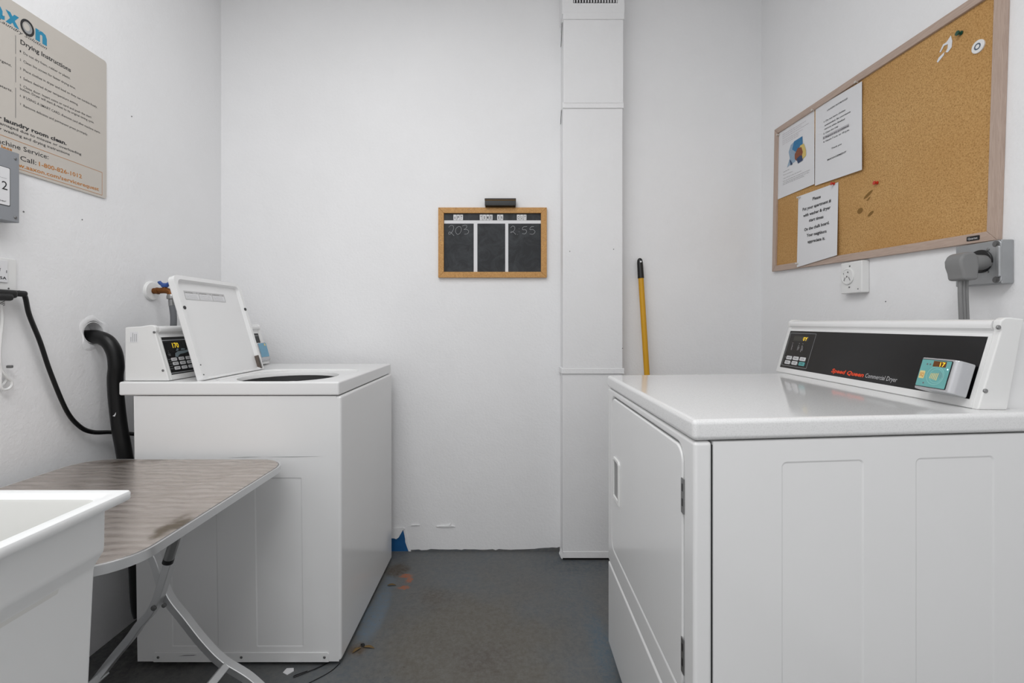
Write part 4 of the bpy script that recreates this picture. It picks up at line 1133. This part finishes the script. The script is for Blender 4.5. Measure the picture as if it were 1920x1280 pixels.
do = thing('dryer_outlet', (1.23, 1.175, 1.215), 'square galvanised metal outlet box below the corner of the cork board', 'outlet')
MB().box(1.219, WR, 1.120, 1.236, 1.217, 1.326, .003).build('outlet_box', M['galv'], do)
FO2 = FR((1.219, 0, 0), (0, -1, 0), (0, 0, 1))
m = MB().prism(rrect(-1.232, -1.1185, 1.2175, 1.3255, .010), -.001, .0035, FO2, b=.0025, seg=3); cv = m.build('cover_plate', M['galv'], do)
MB().prism(rrect(-1.128, -1.117, 1.232, 1.311, .005), .002, .0085, FO2, b=.004, seg=4).build('cover_ridge', M['galv'], cv)
for a, b in ((1.130, 1.316), (1.130, 1.227)):
    MB().lathe((1.2155, a, b), (-1, 0, 0), [(0, .0080), (.001, .0080), (.001, .0045), (.003, .0045)], 16).build('corner_screw', M['screw'], cv)
for a, b in ((1.148, 1.306), (1.195, 1.300), (1.149, 1.249)):
    MB().lathe((1.2155, a, b), (-1, 0, 0), [(0, .0036), (.0012, .0036), (.002, .002)], 12).build('screw', M['steel'], cv)
MB().lathe((1.2155, 1.166, 1.277), (-1, 0, 0), [(0, .0295), (.004, .0295), (.006, .027), (.0065, .01)], 32).build('socket', M['black'], do)

dc = thing('power_cord', (1.17, 1.157, .8), 'thick grey three-strand cord with angled plug in the galvanised outlet', 'power cord')
m = MB()
FPp = FR((0, 1.178, 0), (1, 0, 0), (0, 0, 1))
m.prism([(1.140, 1.2270), (1.176, 1.2270), (1.177, 1.246), (1.179, 1.262), (1.177, 1.285), (1.168, 1.296), (1.150, 1.298), (1.137, 1.291), (1.130, 1.277), (1.131, 1.262), (1.137, 1.246)], 0, .046, FPp, b=.007, seg=4)
m.lathe((1.165, 1.156, 1.273), (1, 0, 0), [(0, .021), (.018, .0205), (.028, .0195), (.050, .019)], 24)
m.build('plug', M['greyp'], dc)
m = MB()
for k in (-1, 0, 1):
    m.tube([(1.161 + k * .0080, 1.157, 1.235), (1.161 + k * .0080, 1.157, 1.19), (1.164 + k * .0080, 1.157, 1.12), (1.168 + k * .0080, 1.157, 1.05), (1.170 + k * .0080, 1.157, .80), (1.165 + k * .008, 1.157, .45), (1.135 + k * .008, 1.157, .30)], .0046, 10, 5)
m.build('cord', M['greyp'], dc)

# ------------------------------------------------------------------ ceiling lamps, unseen above the frame; doorway one added as fill
for x, y, lb in ((-.55, .95, 'white ceiling lamp above the aisle between washer and dryer'), (-.35, -.20, 'added white ceiling fill lamp nearer the doorway behind the viewer')):
    cl = thing('unseen_ceiling_lamp', (x, y, 2.83), lb, 'lamp')
    MB().box(x - .66, x + .66, y - .34, y + .34, 2.89, ZC, .004).build('lamp_housing', M['plastic'], cl)
    MB().box(x - .63, x + .63, y - .31, y + .31, 2.83, 2.89, .01).build('diffuser', M['diffuser'], cl)

# ------------------------------------------------------------------ litter on the floor
o = MB().prism([(-.716, 1.455), (-.698, 1.446), (-.684, 1.462), (-.690, 1.474), (-.712, 1.473)], 0, .003, b=.0008).build('paint_chip', M['paper'])
tag(o, 'small white paint chip on the floor in front of the washing machine side', 'paint chip')
def leaf(x, y, a, L, mat, label):
    P = [V((x + math.cos(a) * L * (i / 5 - .5), y + math.sin(a) * L * (i / 5 - .5), .0022 + .004 * math.sin(i * .7))) for i in range(6)]
    o = MB().sweep(P, [(-.006, 0), (0, -.0008), (.006, 0), (0, .0008)], side=(-math.sin(a), math.cos(a), 0), scale=[.2, .8, 1, .9, .6, .15]).build('dry_leaf', M[mat])
    tag(o, label, 'leaf')
leaf(-.512, 1.556, .9, .034, 'leaf', 'curled brown dry leaf against the washer front corner')
leaf(-.474, 1.568, -.15, .040, 'leaf', 'longer dry leaf lying away from the washer front corner')
leaf(-.500, 1.578, 2.4, .024, 'rubber', 'small dark dry leaf behind the brown one at the washer corner')
leaf(-.490, 1.940, .1, .038, 'leaf', 'single dry brown leaf on the floor halfway along the washer front')
wr_ = MB()
wr_.tube([(-.672, 1.435, .002), (-.640, 1.455, .003), (-.610, 1.476, .003), (-.585, 1.50, .002)], .0016, 6, 5)
wr_.tube([(-.672, 1.435, .002), (-.672, 1.443, .002), (-.640, 1.462, .002)], .0012, 6, 5)
w1 = wr_.build('wire_scrap', M['rubber']); tag(w1, 'thin black wire scrap bent in a hook beside the paint chip', 'wire')
w2 = MB().tube([(-.648, 1.385, .002), (-.600, 1.425, .002), (-.565, 1.46, .002), (-.548, 1.495, .002)], .0012, 6, 5).build('wire_scrap', M['rubber'])
tag(w2, 'long thin dark wire scrap running under the washer corner', 'wire')
bpy.context.view_layer.update()
